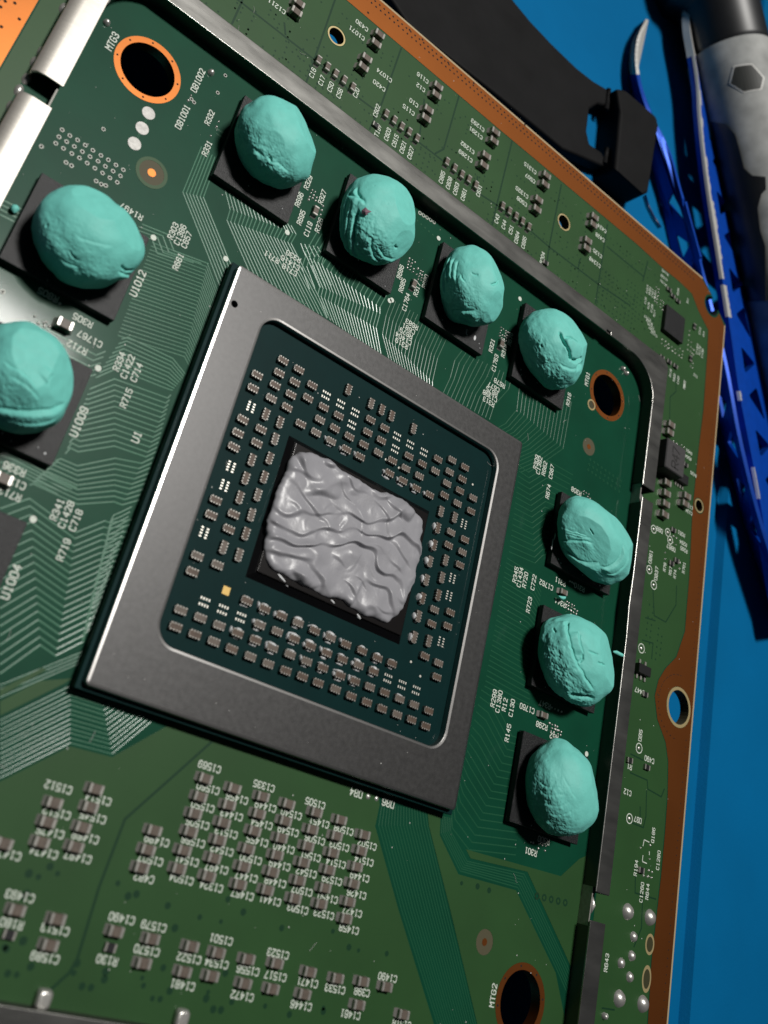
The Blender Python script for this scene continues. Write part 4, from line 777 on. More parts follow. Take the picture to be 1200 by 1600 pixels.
# folds and slits in the frame of each lump as seen from the front: u right, v down, then end, depth, width, bend, slit?
FOLD = {'T1': [(-.55, .1, .05, .32, .020, .05, .05, 0), (-.1, .35, .3, .6, .02, .04, -.05, 0), (-.15, .28, -.1, .36, .04, .03, 0, 1)],
        'T2': [(-.80, -.45, -.82, .45, .030, .03, .02, 0), (-.68, -.5, -.68, .6, .032, .03, .02, 0), (-.55, -.4, -.6, .75, .030, .03, .03, 0), (-.40, -.30, -.53, .45, .11, .035, .03, 1), (-.42, -.3, -.45, .85, .035, .035, .04, 0),
               (-.05, .28, .12, .92, .030, .04, .10, 0), (.1, .5, .5, .85, .022, .04, .08, 0), (.56, .50, .61, .62, .05, .025, .02, 1), (-.5, -.75, -.2, -.45, .05, .05, .05, 0), (-.75, -.6, -.35, -.55, .05, .05, .05, 0)],
        'T3': [(-.60, -.75, -.70, -.15, .035, .028, .03, 0), (-.48, -.72, -.55, -.2, .040, .028, .03, 0), (-.36, -.68, -.42, -.2, .035, .028, .03, 0), (-.74, -.5, -.80, .2, .030, .028, .02, 0), (-.28, -.35, -.15, -.2, .03, .03, .02, 0),
               (.05, -.44, .27, -.40, .025, .02, .02, 1), (.64, -.16, .88, -.26, .05, .025, .04, 1), (-.60, .60, .15, .52, .045, .05, -.06, 0), (-.35, .75, -.05, .92, .06, .06, 0, 1)],
        'T4': [(.36, -.48, .55, -.10, .10, .035, .03, 1), (.54, -.12, .63, .22, .11, .035, -.02, 1), (.50, -.32, .92, -.10, .09, .05, -.10, 0), (.66, .20, .95, .16, .10, .045, .03, 1), (.3, .35, .75, .45, .03, .04, .03, 0), (-.22, -.12, -.18, -.05, .06, .03, 0, 1), (.78, .42, .98, .35, .14, .07, 0, 1)],
        'L1': [(-.32, .23, -.19, .43, .028, .018, .01, 1), (-.48, .44, -.22, .55, .02, .03, .02, 0), (.60, .52, .82, .62, .05, .03, .02, 1), (.55, .62, .75, .72, .04, .03, .02, 0), (-.70, -.24, -.66, -.21, .03, .04, 0, 1), (-.2, -.1, .5, .1, .010, .04, .05, 0)],
        'L2': [(-.40, -.30, .25, .15, .022, .03, -.05, 0), (-.3, -.05, .3, .35, .016, .03, -.05, 0), (.64, -.12, .48, .06, .03, .03, .04, 0), (-.65, .52, .82, .46, .055, .05, -.08, 0), (-.5, .7, .6, .68, .02, .03, -.04, 0)],
        'R1': [(-.80, .22, .10, .20, .045, .035, -.03, 0), (-.78, .36, .15, .68, .050, .03, .10, 0), (.20, .74, .92, .08, .055, .035, .10, 0), (.28, .84, .98, .20, .02, .03, .10, 0), (.14, -.2, .22, -.05, .035, .018, 0, 1), (-.6, .02, .1, .06, .014, .02, .01, 0), (-.62, .08, .05, .11, .014, .02, .01, 0), (-.6, -.05, .0, .0, .014, .02, .01, 0)],
        'R2': [(.04, -.82, .14, -.20, .060, .035, .02, 0), (.13, -.24, .28, .24, .065, .035, .02, 0), (.27, .20, .50, .70, .055, .035, .02, 0), (.36, -.56, .44, -.08, .05, .03, .03, 0), (.44, -.1, .30, .14, .045, .03, -.04, 1), (-.15, .84, .42, .90, .10, .06, -.06, 1), (.58, -.15, .80, -.10, .04, .02, 0, 1), (.75, .08, .93, .12, .045, .02, 0, 1), (-.33, -.6, -.24, -.5, .04, .02, 0, 1), (.05, -.82, .02, -.66, .06, .03, 0, 1)],
        'R3': [(-.55, -.1, .1, .05, .012, .03, .05, 0), (-.5, .1, .2, .2, .012, .03, .05, 0), (-.45, .35, .3, .35, .012, .03, .06, 0), (-.35, .55, .35, .5, .012, .03, .06, 0), (.2, -.2, .5, .3, .008, .03, .03, 0)]}
CUT = {'R1': [((-.62, -.52, .58), .80), ((.3, .45, .84), .86), ((.75, -.1, .65), .92)], 'R2': [((.55, .25, .79), .85), ((-.5, -.2, .8), .93)], 'T1': [((.45, .45, .77), .87), ((-.3, -.6, .74), .96)],
       'T2': [((.35, .35, .87), .86), ((.6, -.5, .6), .92)], 'T3': [((.4, .45, .8), .87), ((.5, -.5, .7), .93)], 'T4': [((.2, .55, .81), .87), ((.75, -.1, .65), .90)], 'L1': [((-.2, .5, .84), .90), ((.5, .3, .8), .93)],
       'L2': [((-.1, .2, .97), .86), ((.6, .1, .79), .90)], 'R3': [((.6, .3, .74), .89)]}
ROUGH = {'T1': .9, 'T2': 1.0, 'T3': .8, 'T4': 1.0, 'L1': .55, 'L2': .6, 'R1': .45, 'R2': 1.0, 'R3': .7}
bm = bmesh.new(); bmesh.ops.create_icosphere(bm, subdivisions=7, radius=1.0)
SPH = np.array([v_.co[:] for v_ in bm.verts]); SPHF = [tuple(v_.index for v_ in f.verts) for f in bm.faces]; bm.free()
SPH /= np.linalg.norm(SPH, axis=1)[:, None]
def unit(q): q = np.array(q, float); return q / np.linalg.norm(q)
for si, (key, (prm, bumps)) in enumerate(PUTTY.items()):
    x, y, a, b, c, th = prm; ca, sa = math.cos(th), math.sin(th)
    A = np.array([[ca, sa, 0], [-sa, ca, 0], [0, 0, 1]])           # world -> local
    n = SPH; off = np.array([si * 7.3, si * 3.1, si * 5.7])
    num = np.zeros(len(n)); den = np.full(len(n), .25)
    for q in bumps:
        w = np.exp(-(1 - n @ unit(q[:3])) / .045); num += w * q[3]; den += w
    r = 1 + num / np.maximum(den, .6)
    wn = n @ A                                                     # local direction -> world direction
    rough = np.clip(-(wn @ unit((.45, .5, .55))) * 1.4 + .75, .04, 1.0) * ROUGH[key]
    r += .050 * pnoise(n * 1.5 + off) + .022 * pnoise(n * 3.2 + off)
    r += rough * (.010 * pnoise(n * 7 + off))
    r += .0018 * pnoise(n * 22 + off * 2) + .0012 * pnoise(n * 45 + off)
    for nn, d in CUT.get(key, []):
        nn = unit(nn); dp = (wn * r[:, None]) @ nn; over = dp - d * (1 + .012 * pnoise(n * 5 + off))
        r = np.where(over > 0, r - over * .85 / np.maximum(wn @ nn, .3), r)
    cpos = np.array([x, y, 1.2 + .64 * c]); fw = unit(CPOS - cpos); rt = unit(RCAM[0] - fw * (RCAM[0] @ fw)); dn = np.cross(rt, fw) * (1 if np.cross(rt, fw) @ RCAM[1] > 0 else -1)
    def view(u_, v_): u_, v_ = u_ * .95, v_ * .95; return unit(rt * u_ + dn * v_ + fw * math.sqrt(max(.02, 1 - u_ * u_ - v_ * v_)))
    for u0, v0, u1, v1, dep, wid, bend, slit in FOLD.get(key, []):
        dep = dep * 1.35
        p0, p1 = view(u0, v0), view(u1, v1); e2 = unit(p1 - (p1 @ p0) * p0); sd_ = np.cross(p0, e2); tot = math.acos(np.clip(p0 @ p1, -1, 1))
        T = np.arctan2(wn @ e2, wn @ p0) / tot; sd = np.arcsin(np.clip(wn @ sd_, -1, 1)) + bend * np.sin(np.pi * np.clip(T, 0, 1)) + .028 * pnoise(np.c_[T * 4 + si, np.full(len(T), u0 * 9), np.full(len(T), v0 * 7)]) * min(1, tot * 2)
        win = np.clip((T + .08) / .25, 0, 1) * np.clip((1.08 - T) / .25, 0, 1) * ((wn @ p0) > -.2); win = win * win * (3 - 2 * win)
        if slit: r -= dep * win * np.exp(-(sd / wid) ** 2)
        else: r += dep * win * ((.5 - .5 * np.tanh(sd / (wid * .45))) * np.exp(-(sd / (wid * 7)) ** 2) - .55 * np.exp(-((sd - wid * .3) / (wid * .8)) ** 2))
    gm = np.clip((wn @ unit(-rt * .55 + dn * .55 + fw * .62) - .30) / .5, 0, 1) * ROUGH[key]         # grainy, torn side
    r += gm * (.012 * pnoise(n * 11 + off) + .010 * pnoise(n * 22 + off) + .006 * pnoise(n * 44 + off)) - gm * .016 * np.clip(pnoise(n * 15 + off * 2) - .25, 0, 1) * 2
    r += .010 * (1 - 2 * np.abs(pnoise(n @ np.array([[3., 0, 0], [0, 9., 0], [0, 0, 6.]]) + off))) * (.25 + .75 * gm) * .6
    for _ in range(7):                                             # small pits
        q = unit(np.random.RandomState(si * 50 + _).normal(size=3) * [1, 1, .5] + [-.1, -.2, .7]); r -= .010 * np.exp(-(np.linalg.norm(wn - q, axis=1) / .022) ** 2)
    P = (n * r[:, None] * np.array([a, b, c])) @ A + np.array([x, y, 1.2 + .64 * c])
    lowz = 1.205
    sq = np.clip((lowz + .5 - P[:, 2]) / 1.0, 0, 1)
    P[:, 2] = np.maximum(P[:, 2], lowz + .004 * pnoise(P * 2.0))
    me = bpy.data.meshes.new('thermal_putty'); base = np.array([x, y, 1.2])
    me.from_pydata((P - base).tolist(), [], SPHF); me.materials.append(MATS['putty']); me.polygons.foreach_set('use_smooth', [True] * len(me.polygons)); me.update()
    o = put('thermal_putty', me, None, tuple(base))
    tag(o, PLABEL[key], 'thermal putty', 'lumps of thermal putty on memory chips')
    if key == 'T2':
        q = at(570, 329, 7.6); mb = MB(); mb.add([(-.5, -.3, 0), (-.1, -.55, .1), (.45, -.2, .2), (.3, .3, .25), (.4, .75, .2), (-.1, .45, .3), (-.55, .35, .1), (-.05, 0, .4)], [(i, (i + 1) % 7, 7) for i in range(7)])
        f = mb.build('stuck_speck', 'speck', o)
        # sit the speck on the surface where the photograph shows it
        dg = np.linalg.norm(np.cross(P - CPOS, unit(np.array([*q, 7.6]) - CPOS)), axis=1); near = np.argsort(dg)[:60]; k = near[np.argmin(np.linalg.norm(P[near] - CPOS, axis=1))]
        f.location = tuple(P[k] - base + unit(CPOS - P[k]) * .08); f.rotation_euler = Vector(unit(CPOS - P[k])).to_track_quat('Z', 'Y').to_euler()
def crumb(name, px, py, z, pts, rad, m, label_, cat):
    mb = MB(); P3 = [(*at(px + a, py + b, z), z + c) for a, b, c in pts]; o_ = P3[0]
    mb.tube([(p[0] - o_[0], p[1] - o_[1], p[2] - z) for p in P3], rad, n=9); q = mb.build(name, m, None, smooth=True); q.location = (o_[0], o_[1], z); return tag(q, label_, cat)
crumb('putty_crumb', 958, 1018, 2.0, [(0, 0, 0), (3, 1.5, .2), (7, 4, .3), (11, 6, .4), (13, 7, .4)], [.1, .34, .32, .28, .08], 'putty', 'tiny pale teal crumb stuck on the inside of the shield rail', 'putty crumb')
crumb('putty_crumb', 26, 322, .3, [(0, 0, 0), (-3, 4, .2), (-5, 8, .2), (-4, 11, .1)], [.15, .5, .45, .1], 'putty', 'tiny teal crumb left of the upper left memory chip', 'putty crumb')
crumb('putty_smear', 873, 931, .9, [(0, 0, 0), (3, 2.5, 0), (6, 3.5, 0), (9, 3, 0), (11, 1.5, 0)], [.06, .24, .3, .24, .06], 'putty', 'pale teal smear on a capacitor between the right memory chips', 'putty crumb')

# ---------------------------------------------------------------- thermal paste on the die
DZ = 2.5
ol = [(340, 140), (420, 145), (500, 180), (590, 240), (640, 275), (700, 310), (760, 355), (850, 375), (960, 430), (1020, 490), (1050, 530), (1062, 600), (1040, 650), (1046, 700), (1045, 740), (1025, 800), (1018, 850), (1010, 900), (980, 960), (950, 1020), (910, 1100), (850, 1135), (760, 1110), (680, 1080),
      (600, 1020), (500, 980), (350, 910), (220, 850), (160, 800), (140, 740), (150, 650), (130, 560), (180, 450), (250, 300), (290, 190)]
OB = np.array([at(380 + u_ / 3.75, 670 + v_ / 3.75, DZ + .35) for u_, v_ in ol]); OB[:, 0] = np.clip(np.where(OB[:, 0] < -8, OB[:, 0] - .35, OB[:, 0]), -11.7, 11.75)
ctr = OB.mean(0); seg = np.linalg.norm(np.roll(OB, -1, 0) - OB, axis=1); cum = np.r_[0, np.cumsum(seg)]
NA, NR = 620, 150
tt = np.linspace(0, cum[-1], NA, endpoint=False); OBc = np.vstack([OB, OB[:1]])
bx = np.interp(tt, cum, OBc[:, 0]); by = np.interp(tt, cum, OBc[:, 1])
for _ in range(10):
    bx = (np.roll(bx, 1) + 2 * bx + np.roll(bx, -1)) / 4; by = (np.roll(by, 1) + 2 * by + np.roll(by, -1)) / 4
bw = .30 * pnoise(np.c_[bx * .55, by * .55, np.full(NA, 4.4)]) + .14 * pnoise(np.c_[bx * 1.3, by * 1.3, np.full(NA, 9.4)]); rad_ = np.hypot(bx - ctr[0], by - ctr[1]); bx += (bx - ctr[0]) / rad_ * bw; by += (by - ctr[1]) / rad_ * bw
ss = 1 - (1 - np.linspace(0, 1, NR)) ** 1.25
X = ctr[0] + ss[:, None] * (bx - ctr[0])[None]; Y = ctr[1] + ss[:, None] * (by - ctr[1])[None]
d = (1 - ss)[:, None] * rad_[None]
env = np.sqrt(1 - (1 - np.clip(d / 1.25, 0, 1)) ** 2)
pr = random.Random(21); Hh = np.zeros_like(X)
wx = X + .55 * pnoise(np.c_[X.ravel() * .35, Y.ravel() * .35, np.full(X.size, 1.)]).reshape(X.shape); wy = Y + .55 * pnoise(np.c_[X.ravel() * .35, Y.ravel() * .35, np.full(X.size, 9.)]).reshape(X.shape)
def nz(ax, ay, k): return pnoise(np.c_[ax.ravel(), ay.ravel(), np.full(X.size, float(k))]).reshape(X.shape)
def saw(ph, a_):      # slow rise, rounded crest, steep fall
    t_ = ph - np.floor(ph); e_ = np.clip((1 - t_) / .20, 0, 1); return (t_ ** 1.25) * (e_ * e_ * (3 - 2 * e_)) * a_
gx_, gy_ = X * math.cos(.14) + Y * math.sin(.14), -X * math.sin(.14) + Y * math.cos(.14)
w1 = nz(X * .13, Y * .16, 3.3); w2 = nz(X * .34, Y * .30, 8.1); w3 = nz(X * .75, Y * .6, 5.2)
amp = np.clip(.62 + 1.1 * nz(X * .24, Y * .34, 15.), .12, 1.25)
Hh = 1.0 * saw(-gy_ * .30 + 1.55 * w1 + .38 * w2 + .03 * w3, amp)
amp2 = np.clip(.35 + 1.3 * nz(X * .3, Y * .3, 21.), 0, 1)
Hh += .46 * saw(-(gy_ * .30 + gx_ * .20) + .45 * w2 - 1.0 * w1 + .03 * w3, amp2)
amp3 = np.clip(1.6 * nz(X * .35, Y * .35, 33.) - .1, 0, 1)
Hh += .16 * saw(gx_ * .30 - .25 * gy_ + .6 * w2, amp3)
Hh += .22 * nz(X * .28, Y * .28, 40.)
for _ in range(2): Hh = np.maximum(Hh, 0) * .5 + .25 * (np.roll(Hh, 1, 1) + np.roll(Hh, -1, 1))
Hh += .035 * pnoise(np.c_[X.ravel() * .8, Y.ravel() * .8, np.zeros(X.size)]).reshape(X.shape) + .008 * pnoise(np.c_[X.ravel() * 3.5, Y.ravel() * 3.5, np.zeros(X.size)]).reshape(X.shape)
Z = env * (.50 + .85 * Hh)
V = np.c_[X.ravel() - ctr[0], Y.ravel() - ctr[1], Z.ravel()].tolist(); F = []
for i in range(1, NR - 1):
    F += [(i * NA + j, (i + 1) * NA + j, (i + 1) * NA + (j + 1) % NA, i * NA + (j + 1) % NA) for j in range(NA)]
F += [(0, NA + j, NA + (j + 1) % NA) for j in range(NA)]
me = bpy.data.meshes.new('thermal_paste'); me.from_pydata(V, [], F); me.materials.append(MATS['paste']); me.polygons.foreach_set('use_smooth', [True] * len(me.polygons)); me.update()
o = put('thermal_paste', me, None, (ctr[0], ctr[1], DZ + .003)); tag(o, 'wavy layer of glossy grey thermal paste spread over the processor die', 'thermal paste')
# stray paste round the capacitors nearest the die
mb = MB(); pr = random.Random(4)
def blob(x, y, rx, ry, h, z0, ang):
    n_ = 10; ring = []
    for lv, (k, zz) in enumerate(((1, 0), (.85, .55), (.45, .92))):
        for i in range(n_):
            a_ = 2 * math.pi * i / n_; q = k * (1 + pr.uniform(-.16, .16)); u_, w_ = rx * q * math.cos(a_), ry * q * math.sin(a_)
            ring.append((x + u_ * math.cos(ang) - w_ * math.sin(ang), y + u_ * math.sin(ang) + w_ * math.cos(ang), z0 + h * zz))
    ring.append((x, y, z0 + h))
    mb.add(ring, [(l * n_ + i, l * n_ + (i + 1) % n_, (l + 1) * n_ + (i + 1) % n_, (l + 1) * n_ + i) for l in (0, 1) for i in range(n_)] + [(2 * n_ + i, 2 * n_ + (i + 1) % n_, 3 * n_) for i in range(n_)])
for (x, y, rot) in CAPXY:
    if -17.6 < y < -9.3 and -12 < x < 14.5 and pr.random() < (1.0 if y > -14 else .7): 
        if pr.random() < .9: blob(x + pr.uniform(-.2, .2), y + pr.uniform(.34, .5), pr.uniform(.5, .8), pr.uniform(.16, .34), pr.uniform(.35, .62), PZ, pr.uniform(-.2, .2))
        if pr.random() < .55: blob(x - .8, y + pr.uniform(-.1, .3), pr.uniform(.12, .2), pr.uniform(.3, .45), pr.uniform(.3, .5), PZ, 0)
        if pr.random() < .55: blob(x + pr.uniform(-.1, .2), y - pr.uniform(.5, .62), pr.uniform(.4, .6), pr.uniform(.1, .2), pr.uniform(.1, .22), PZ, 0)
    elif 12.2 < x < 14.8 and -11 < y < 9.3:
        blob(x - pr.uniform(.3, .45), y + pr.uniform(-.1, .1), pr.uniform(.24, .36), pr.uniform(.5, .7), pr.uniform(.45, .66), PZ, pr.uniform(-.2, .2))
        if pr.random() < .5: blob(x, y - .8, .2, .14, .3, PZ, 0)
    elif 9.0 < y < 13 and -8 < x < 14:
        if pr.random() < .75: blob(x - pr.uniform(-.1, .3), y - pr.uniform(.5, .6), pr.uniform(.45, .7), pr.uniform(.12, .22), pr.uniform(.15, .3), PZ, pr.uniform(-.1, .1))
        if pr.random() < .6: blob(x - .85, y + pr.uniform(-.2, .2), .13, .35, .4, PZ, .2)
    elif -15 < x < -12.5 and -8 < y < 8 and pr.random() < .45:
        blob(x + pr.uniform(.4, .5), y, .14, .5, .4, PZ, 0)
tag(mb.build('paste_residue', 'residue', None, smooth=True), 'pale grey specks of stray paste among the tiny capacitors round the die', 'paste residue', kind='stuff')
mb = MB(); n_ = len(mb.v)
for px, py, rx, ry in ((440, 903, 1.5, .28), (520, 940, .8, .2), (560, 962, .7, .2)):
    x, y = at(px, py, 2.45); blob(x, y, rx, ry, .22, 2.3, -.35)
tag(mb.build('paste_fragment', 'residue', None, smooth=True), 'thin slivers of grey paste on the lower edge of the die', 'paste residue', kind='stuff')

# ---------------------------------------------------------------- black plastic bracket lying behind the board
BZ0, BZ1 = MATZ + .02, -8.6
brk = bpy.data.objects.new('plastic_bracket', None); COL.objects.link(brk); q0 = at(900, 150, MATZ); brk.location = (q0[0], q0[1], MATZ)
tag(brk, 'matt black plastic bracket with a rectangular slot behind the board edge', 'plastic bracket')
def rel(l): return [(x - q0[0], y - q0[1]) for x, y in l]
body = PX([(560, -80), (760, -60), (803, 0), (830, 33), (865, 70), (900, 104), (928, 126), (952, 140), (972, 150), (968, 200), (962, 262), (940, 258), (905, 243), (880, 232), (780, 150), (640, 40)], BZ1)
slot = PX([(935, 162), (948, 165), (962, 174), (957, 250), (945, 247), (940, 236), (922, 224), (918, 206), (922, 170)], BZ1)
mb = MB(); mb.plate(rel(body), [rel(slot)], .4, BZ1 - MATZ); mb.build('bracket_plate', 'plastic_black', brk, bevel=.6, seg=3, fix=True)
blk = PX([(964, 137), (975, 139), (1027, 184), (1030, 197), (1014, 300), (1006, 304), (962, 264), (966, 220), (970, 170)], BZ1 + 2.6)
mb = MB(); mb.prism(rel(blk), .02, BZ1 + 2.6 - MATZ); mb.build('bracket_end', 'plastic_black', brk, bevel=.7, seg=3, fix=True)
for (a, b) in (((951, 140), (947, 172)), ((948, 232), (944, 256))):
    p = rel(PX([a, b], BZ1)); mb = MB(); mb.tube([(p[0][0], p[0][1], BZ1 - MATZ), (p[1][0], p[1][1], BZ1 - MATZ)], .55, n=10); mb.build('bracket_rib', 'plastic_black', brk, smooth=True)
for k, l in enumerate(([(966, 296), (968, 315), (973, 332), (978, 345)], [(1008, 305), (1013, 322), (1022, 340), (1032, 355)])):  # thin tubes along two dark lines on the mat
    P3 = [(*at(a, b, MATZ + .5), MATZ + .5) for a, b in l]; o_ = P3[0]
    mb = MB(); mb.tube([(p[0] - o_[0], p[1] - o_[1], p[2] - o_[2]) for p in P3], .28, n=7); w_ = mb.build('thin_line', 'line_blue', None, smooth=True); w_.location = o_
    tag(w_, ['thin dark blue line left of two below the black bracket', 'thin dark blue line below the tip of the black bracket'][k], 'wire', 'thin lines below the bracket')

# ---------------------------------------------------------------- blue curved tweezers
def spline(P, n):
    P = np.array(P, float); t = np.r_[0, np.cumsum(np.linalg.norm(np.diff(P, axis=0), axis=1))]; u_ = np.linspace(0, t[-1], n)
    m_ = np.gradient(P, t, axis=0); out = np.zeros((n, P.shape[1]))
    for i, x in enumerate(u_):
        k = min(np.searchsorted(t, x, 'right') - 1, len(t) - 2); h = t[k + 1] - t[k]; s = (x - t[k]) / h
        out[i] = (2 * s**3 - 3 * s**2 + 1) * P[k] + (s**3 - 2 * s**2 + s) * h * m_[k] + (-2 * s**3 + 3 * s**2) * P[k + 1] + (s**3 - s**2) * h * m_[k + 1]
    return out
twz = bpy.data.objects.new('tweezers', None); COL.objects.link(twz); tb = at(1130, 420, MATZ); TB = np.array([tb[0], tb[1], MATZ]); twz.location = tuple(TB)
tag(twz, 'blue anodised tweezers with triangular cut-outs and bare curved steel tips', 'tweezers')
def arm(Lpx, Rpx, zl, zr, thick, holes, tip, worn, bev=.22):
    N = 90
    # common parameter: resample both edges by length
    Le = spline([(*at(a, b, z), z) for (a, b), z in zip(Lpx, zl)], N); Re = spline([(*at(a, b, z), z) for (a, b), z in zip(Rpx, zr)], N)
    mid = (Le + Re) / 2; ln = np.r_[0, np.cumsum(np.linalg.norm(np.diff(mid, axis=0), axis=1))]
    def surf(t, s, dz=0.0):
        i = np.clip(t, 0, 1) * (N - 1); k = int(min(math.floor(i), N - 2)); f = i - k
        a = Le[k] * (1 - f) + Le[k + 1] * f; b = Re[k] * (1 - f) + Re[k + 1] * f
        along = mid[min(k + 1, N - 1)] - mid[max(k - 1, 0)]; nr = np.cross(along, b - a); nr /= np.linalg.norm(nr) + 1e-9
        if nr[2] < 0: nr = -nr
        return a * (1 - s) + b * s - nr * dz
    def strip(t0, t1, hs, mats, name):
        M = 200
        out = [(t0 + (t1 - t0) * i / M, 0.0) for i in range(M + 1)] + [(t1, .33), (t1, .66)] + [(t1 - (t1 - t0) * i / M, 1.0) for i in range(M + 1)] + [(t0, .66), (t0, .33)]
        mb = MB(); mb.plate(out, hs, 0, 1)
        mb.v = [tuple(surf(a, b, thick * (1 - c)) - TB) for a, b, c in mb.v]
        return mb.build(name, mats, twz, bevel=bev, seg=2, fix=True)
    hl = []
    for k, (t, s) in enumerate(holes):
        w_, h_ = .0195, .23
        tri = [(t - w_, s - h_ * .9), (t + w_, s - h_ * .9), (t, s + h_)] if k % 2 else [(t - w_ * .4, s - h_ * .9), (t + w_ * 1.2, s + h_), (t - w_ * 1.2, s + h_ * .6)]
        g = []
        for i in range(3):          # rounded corners
            p0, p1, p2 = tri[i - 1], tri[i], tri[(i + 1) % 3]
            for f in (.8, .92): g.append((p0[0] + (p1[0] - p0[0]) * f, p0[1] + (p1[1] - p0[1]) * f))
            for f in (.08, .2): g.append((p1[0] + (p2[0] - p1[0]) * f, p1[1] + (p2[1] - p1[1]) * f))
        hl.append(g)
    strip(tip, 1.0, hl, 'blue_anodised', 'arm')
    strip(0.0, tip, [], 'steel_worn', 'tip')
    if worn:      # bare metal along the worn edge
        mb = MB(); r_ = random.Random(9)
        t = tip
        while t < .99:
            t2 = min(.995, t + r_.uniform(.012, .06)); wd = r_.uniform(.05, .13) if t < .55 else r_.uniform(.015, .05)
            if r_.random() < (.95 if t < .52 else .45):
                st = [(t + (t2 - t) * i / 12, wd * r_.uniform(.8, 1.15)) for i in range(13)]
                v_ = []
                for a, b in st: v_ += [surf(a, -.012, .55) - TB, surf(a, -.004, -.03) - TB, surf(a, b, -.03) - TB]
                mb.add(v_, [(3 * i + j, 3 * i + 3 + j, 3 * i + 4 + j, 3 * i + 1 + j) for i in range(12) for j in (0, 1)])
            t = t2 + (0 if t < .45 else r_.uniform(.0, .03))
        tag(mb.build('worn_edge', 'steel_worn', twz), kind='stuff')
RA_L = [(1089, -40), (1087, 0), (1077.5, 20), (1077.5, 42), (1084, 82), (1091, 130), (1094, 178), (1101, 250), (1112, 330), (1120, 380), (1131, 450), (1144, 535), (1154, 605), (1170, 689), (1184, 762), (1200, 860), (1222, 985)]
RA_R = [(1090, -40), (1090, 0), (1083, 22), (1086, 48), (1095, 88), (1107, 135), (1124, 185), (1136, 250), (1151, 330), (1159, 380), (1171, 450), (1184, 535), (1196, 605), (1212, 689), (1226, 762), (1240, 860), (1262, 985)]
LA_L = [(1013, 32), (991, 70), (987, 110), (995, 158), (1010, 220), (1029, 290), (1050, 393), (1078, 470), (1104, 560), (1134, 690), (1170, 830), (1220, 985)]
LA_R = [(1013.5, 31.5), (999, 66), (998, 106), (1014, 168), (1045, 230), (1066, 300), (1092, 393), (1112, 470), (1135, 560), (1160, 690), (1196, 830), (1246, 975)]
arm(RA_L, RA_R, np.linspace(-4.6, -6.2, len(RA_L)), np.linspace(-5.6, -8.8, len(RA_R)), 1.7, [(.225 + .0585 * k, .52) for k in range(12)], .165, True)
arm(LA_L, LA_R, np.linspace(-11.6, -11.7, len(LA_L)), np.linspace(-8.6, -3.6, len(LA_R)), .7, [(.36 + .062 * k, .52) for k in range(9)], .14, False, .08)
q = at(1262, 1000, -8); mb = MB(); mb.box(q[0] - 4 - TB[0], q[0] + 6 - TB[0], q[1] - 12 - TB[1], q[1] + 3 - TB[1], .1, 7.5, 0, .8); mb.build('joint', 'blue_anodised', twz)

# ---------------------------------------------------------------- screwdriver
SA = np.array([*at(1139, 88, -2.2), -2.2]); SB = np.array([*at(1181, 265, -2.2), -2.2]); sd = unit(SB - SA)
rot = Vector(sd).to_track_quat('Z', 'Y').to_matrix(); ROT = np.array(rot)
drv = bpy.data.objects.new('screwdriver', None); COL.objects.link(drv); drv.location = tuple(SA - np.array([0, 0, 9.8])); DL = SA - np.array([0, 0, 9.8])
tag(drv, 'black and grey screwdriver handle with a dark hexagon mark beside the tweezers', 'screwdriver')
def turned(name, prof, m):
    mb = MB(); mb.lathe(prof, n=64); mb.v = [tuple(ROT @ np.array(v_) + SA - DL) for v_ in mb.v]; return mb.build(name, m, drv, smooth=True, fix=True)
turned('collar', [(2, -40), (8, -40), (8.4, -30), (9.0, -26), (12.2, -24.5), (13.4, -21), (13.4, -17), (12.6, -14.5), (9.6, -13.2), (9.3, -12), (9.3, -1.2), (9.0, -.5), (8.8, -.2), (8.8, .5), (1, .5)], 'rubber')
turned('handle_shell', [(1, .0), (9.35, .0), (9.6, .35), (9.8, 6), (9.9, 20), (9.7, 40), (9.4, 70), (9.2, 110), (8.5, 118), (1, 118)], 'grey_plastic')
def on_shell(px, py):
    D = RCAM.T @ np.array([(px - CX) / FPX, (py - CY) / FPX, 1.0]); o_ = ROT.T @ (CPOS - SA); D = ROT.T @ D; r_ = 9.85
    A_ = D[0]**2 + D[1]**2; B_ = o_[0] * D[0] + o_[1] * D[1]; C_ = o_[0]**2 + o_[1]**2 - r_**2; disc = max(B_ * B_ - A_ * C_, 0)
    k = (-B_ - math.sqrt(disc)) / A_; p = o_ + k * D; return math.atan2(p[1], p[0]), p[2]
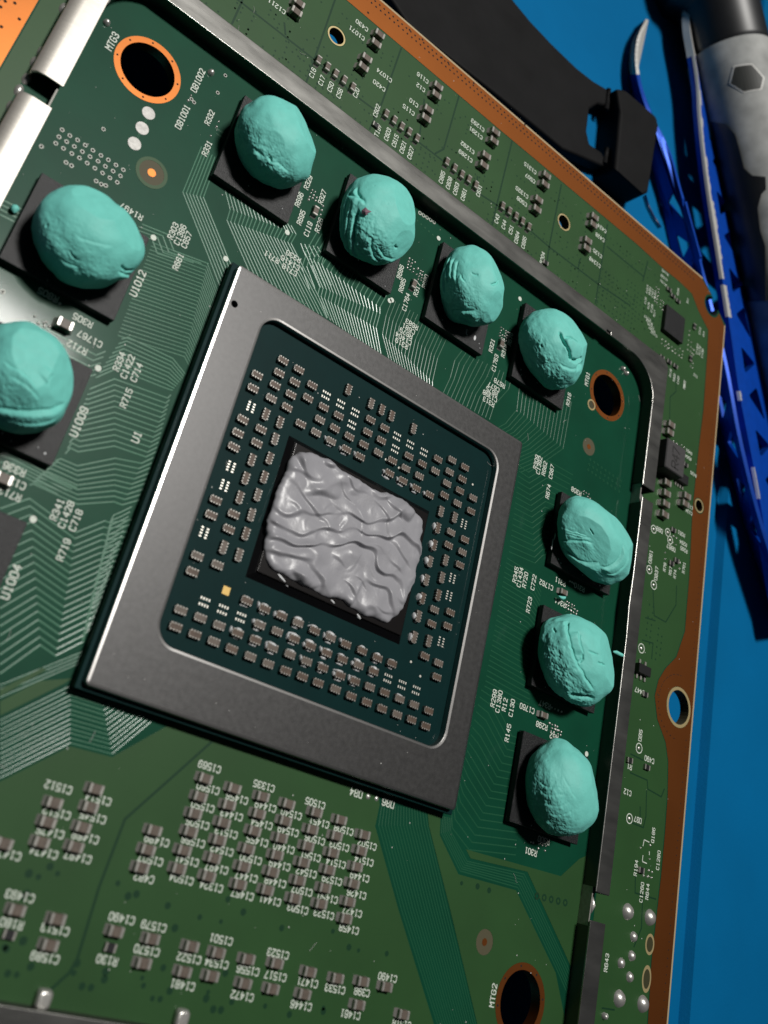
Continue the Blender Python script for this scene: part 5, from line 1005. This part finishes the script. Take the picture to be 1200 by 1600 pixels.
def shell_patch(name, pxs, m, lift, n_in=6, outline_=None):
    c = [on_shell(*q) for q in pxs]; ref = c[0][0]; c = [((a - ref + math.pi) % (2 * math.pi) - math.pi + ref, h) for a, h in c]
    pts = []
    for i in range(len(c)):
        for f in np.linspace(0, 1, 8, endpoint=False): pts.append((c[i][0] * (1 - f) + c[(i + 1) % len(c)][0] * f, c[i][1] * (1 - f) + c[(i + 1) % len(c)][1] * f))
    s_ = 9.85; poly = [(a * s_, h) for a, h in pts]
    xs = [p[0] for p in poly]; ysq = [p[1] for p in poly]
    mb = MB(); inner = []
    # fill with a fine grid of points for curvature
    def inside(p):
        r_ = False
        for i in range(len(poly)):
            (x1, y1), (x2, y2) = poly[i], poly[i - 1]
            if (y1 > p[1]) != (y2 > p[1]) and p[0] < (x2 - x1) * (p[1] - y1) / (y2 - y1) + x1: r_ = not r_
        return r_
    base = list(poly); st = .7
    gridp = [(x, y) for x in np.arange(min(xs), max(xs), st) for y in np.arange(min(ysq), max(ysq), 2.0) if inside((x, y))]
    Vv, E_, F_, *_ = delaunay_2d_cdt([Vector(p) for p in base + gridp], [(i, (i + 1) % len(base)) for i in range(len(base))], [], 0, 1e-5)
    F_ = [f for f in F_ if inside(sum((Vv[i] for i in f), Vector((0, 0))) / len(f))]
    def w3(p, h): a = p[0] / s_; rr = s_ + .08 + h; return tuple(ROT @ np.array([rr * math.cos(a), rr * math.sin(a), p[1]]) + SA - DL)
    k = len(Vv); mb.add([w3(p, lift) for p in Vv] + [w3(p, -.25) for p in Vv], [tuple(f) for f in F_])
    nb = len(base); mb.add([w3(p, lift) for p in base] + [w3(p, -.25) for p in base], [(i, (i + 1) % nb, nb + (i + 1) % nb, nb + i) for i in range(nb)])
    return mb.build(name, m, drv, fix=True)
shell_patch('rubber_grip', [(1112, 190), (1135, 195), (1149, 210), (1157, 238), (1163, 263), (1176, 275), (1196, 277), (1197, 296), (1190, 303), (1184, 325), (1188, 360), (1196, 385), (1198, 470), (1150, 470), (1125, 330)], 'rubber', .25)
hexpx = [(1148, 105), (1174, 101.5), (1192, 122), (1188, 139), (1162, 143.5), (1142, 130.5)]
cxh = np.mean(hexpx, axis=0)
shell_patch('hexagon_border', [tuple(cxh + (np.array(p) - cxh) * 1.09) for p in hexpx], 'white_line', .02)
shell_patch('hexagon_mark', hexpx, 'hexagon_inlay', .05)
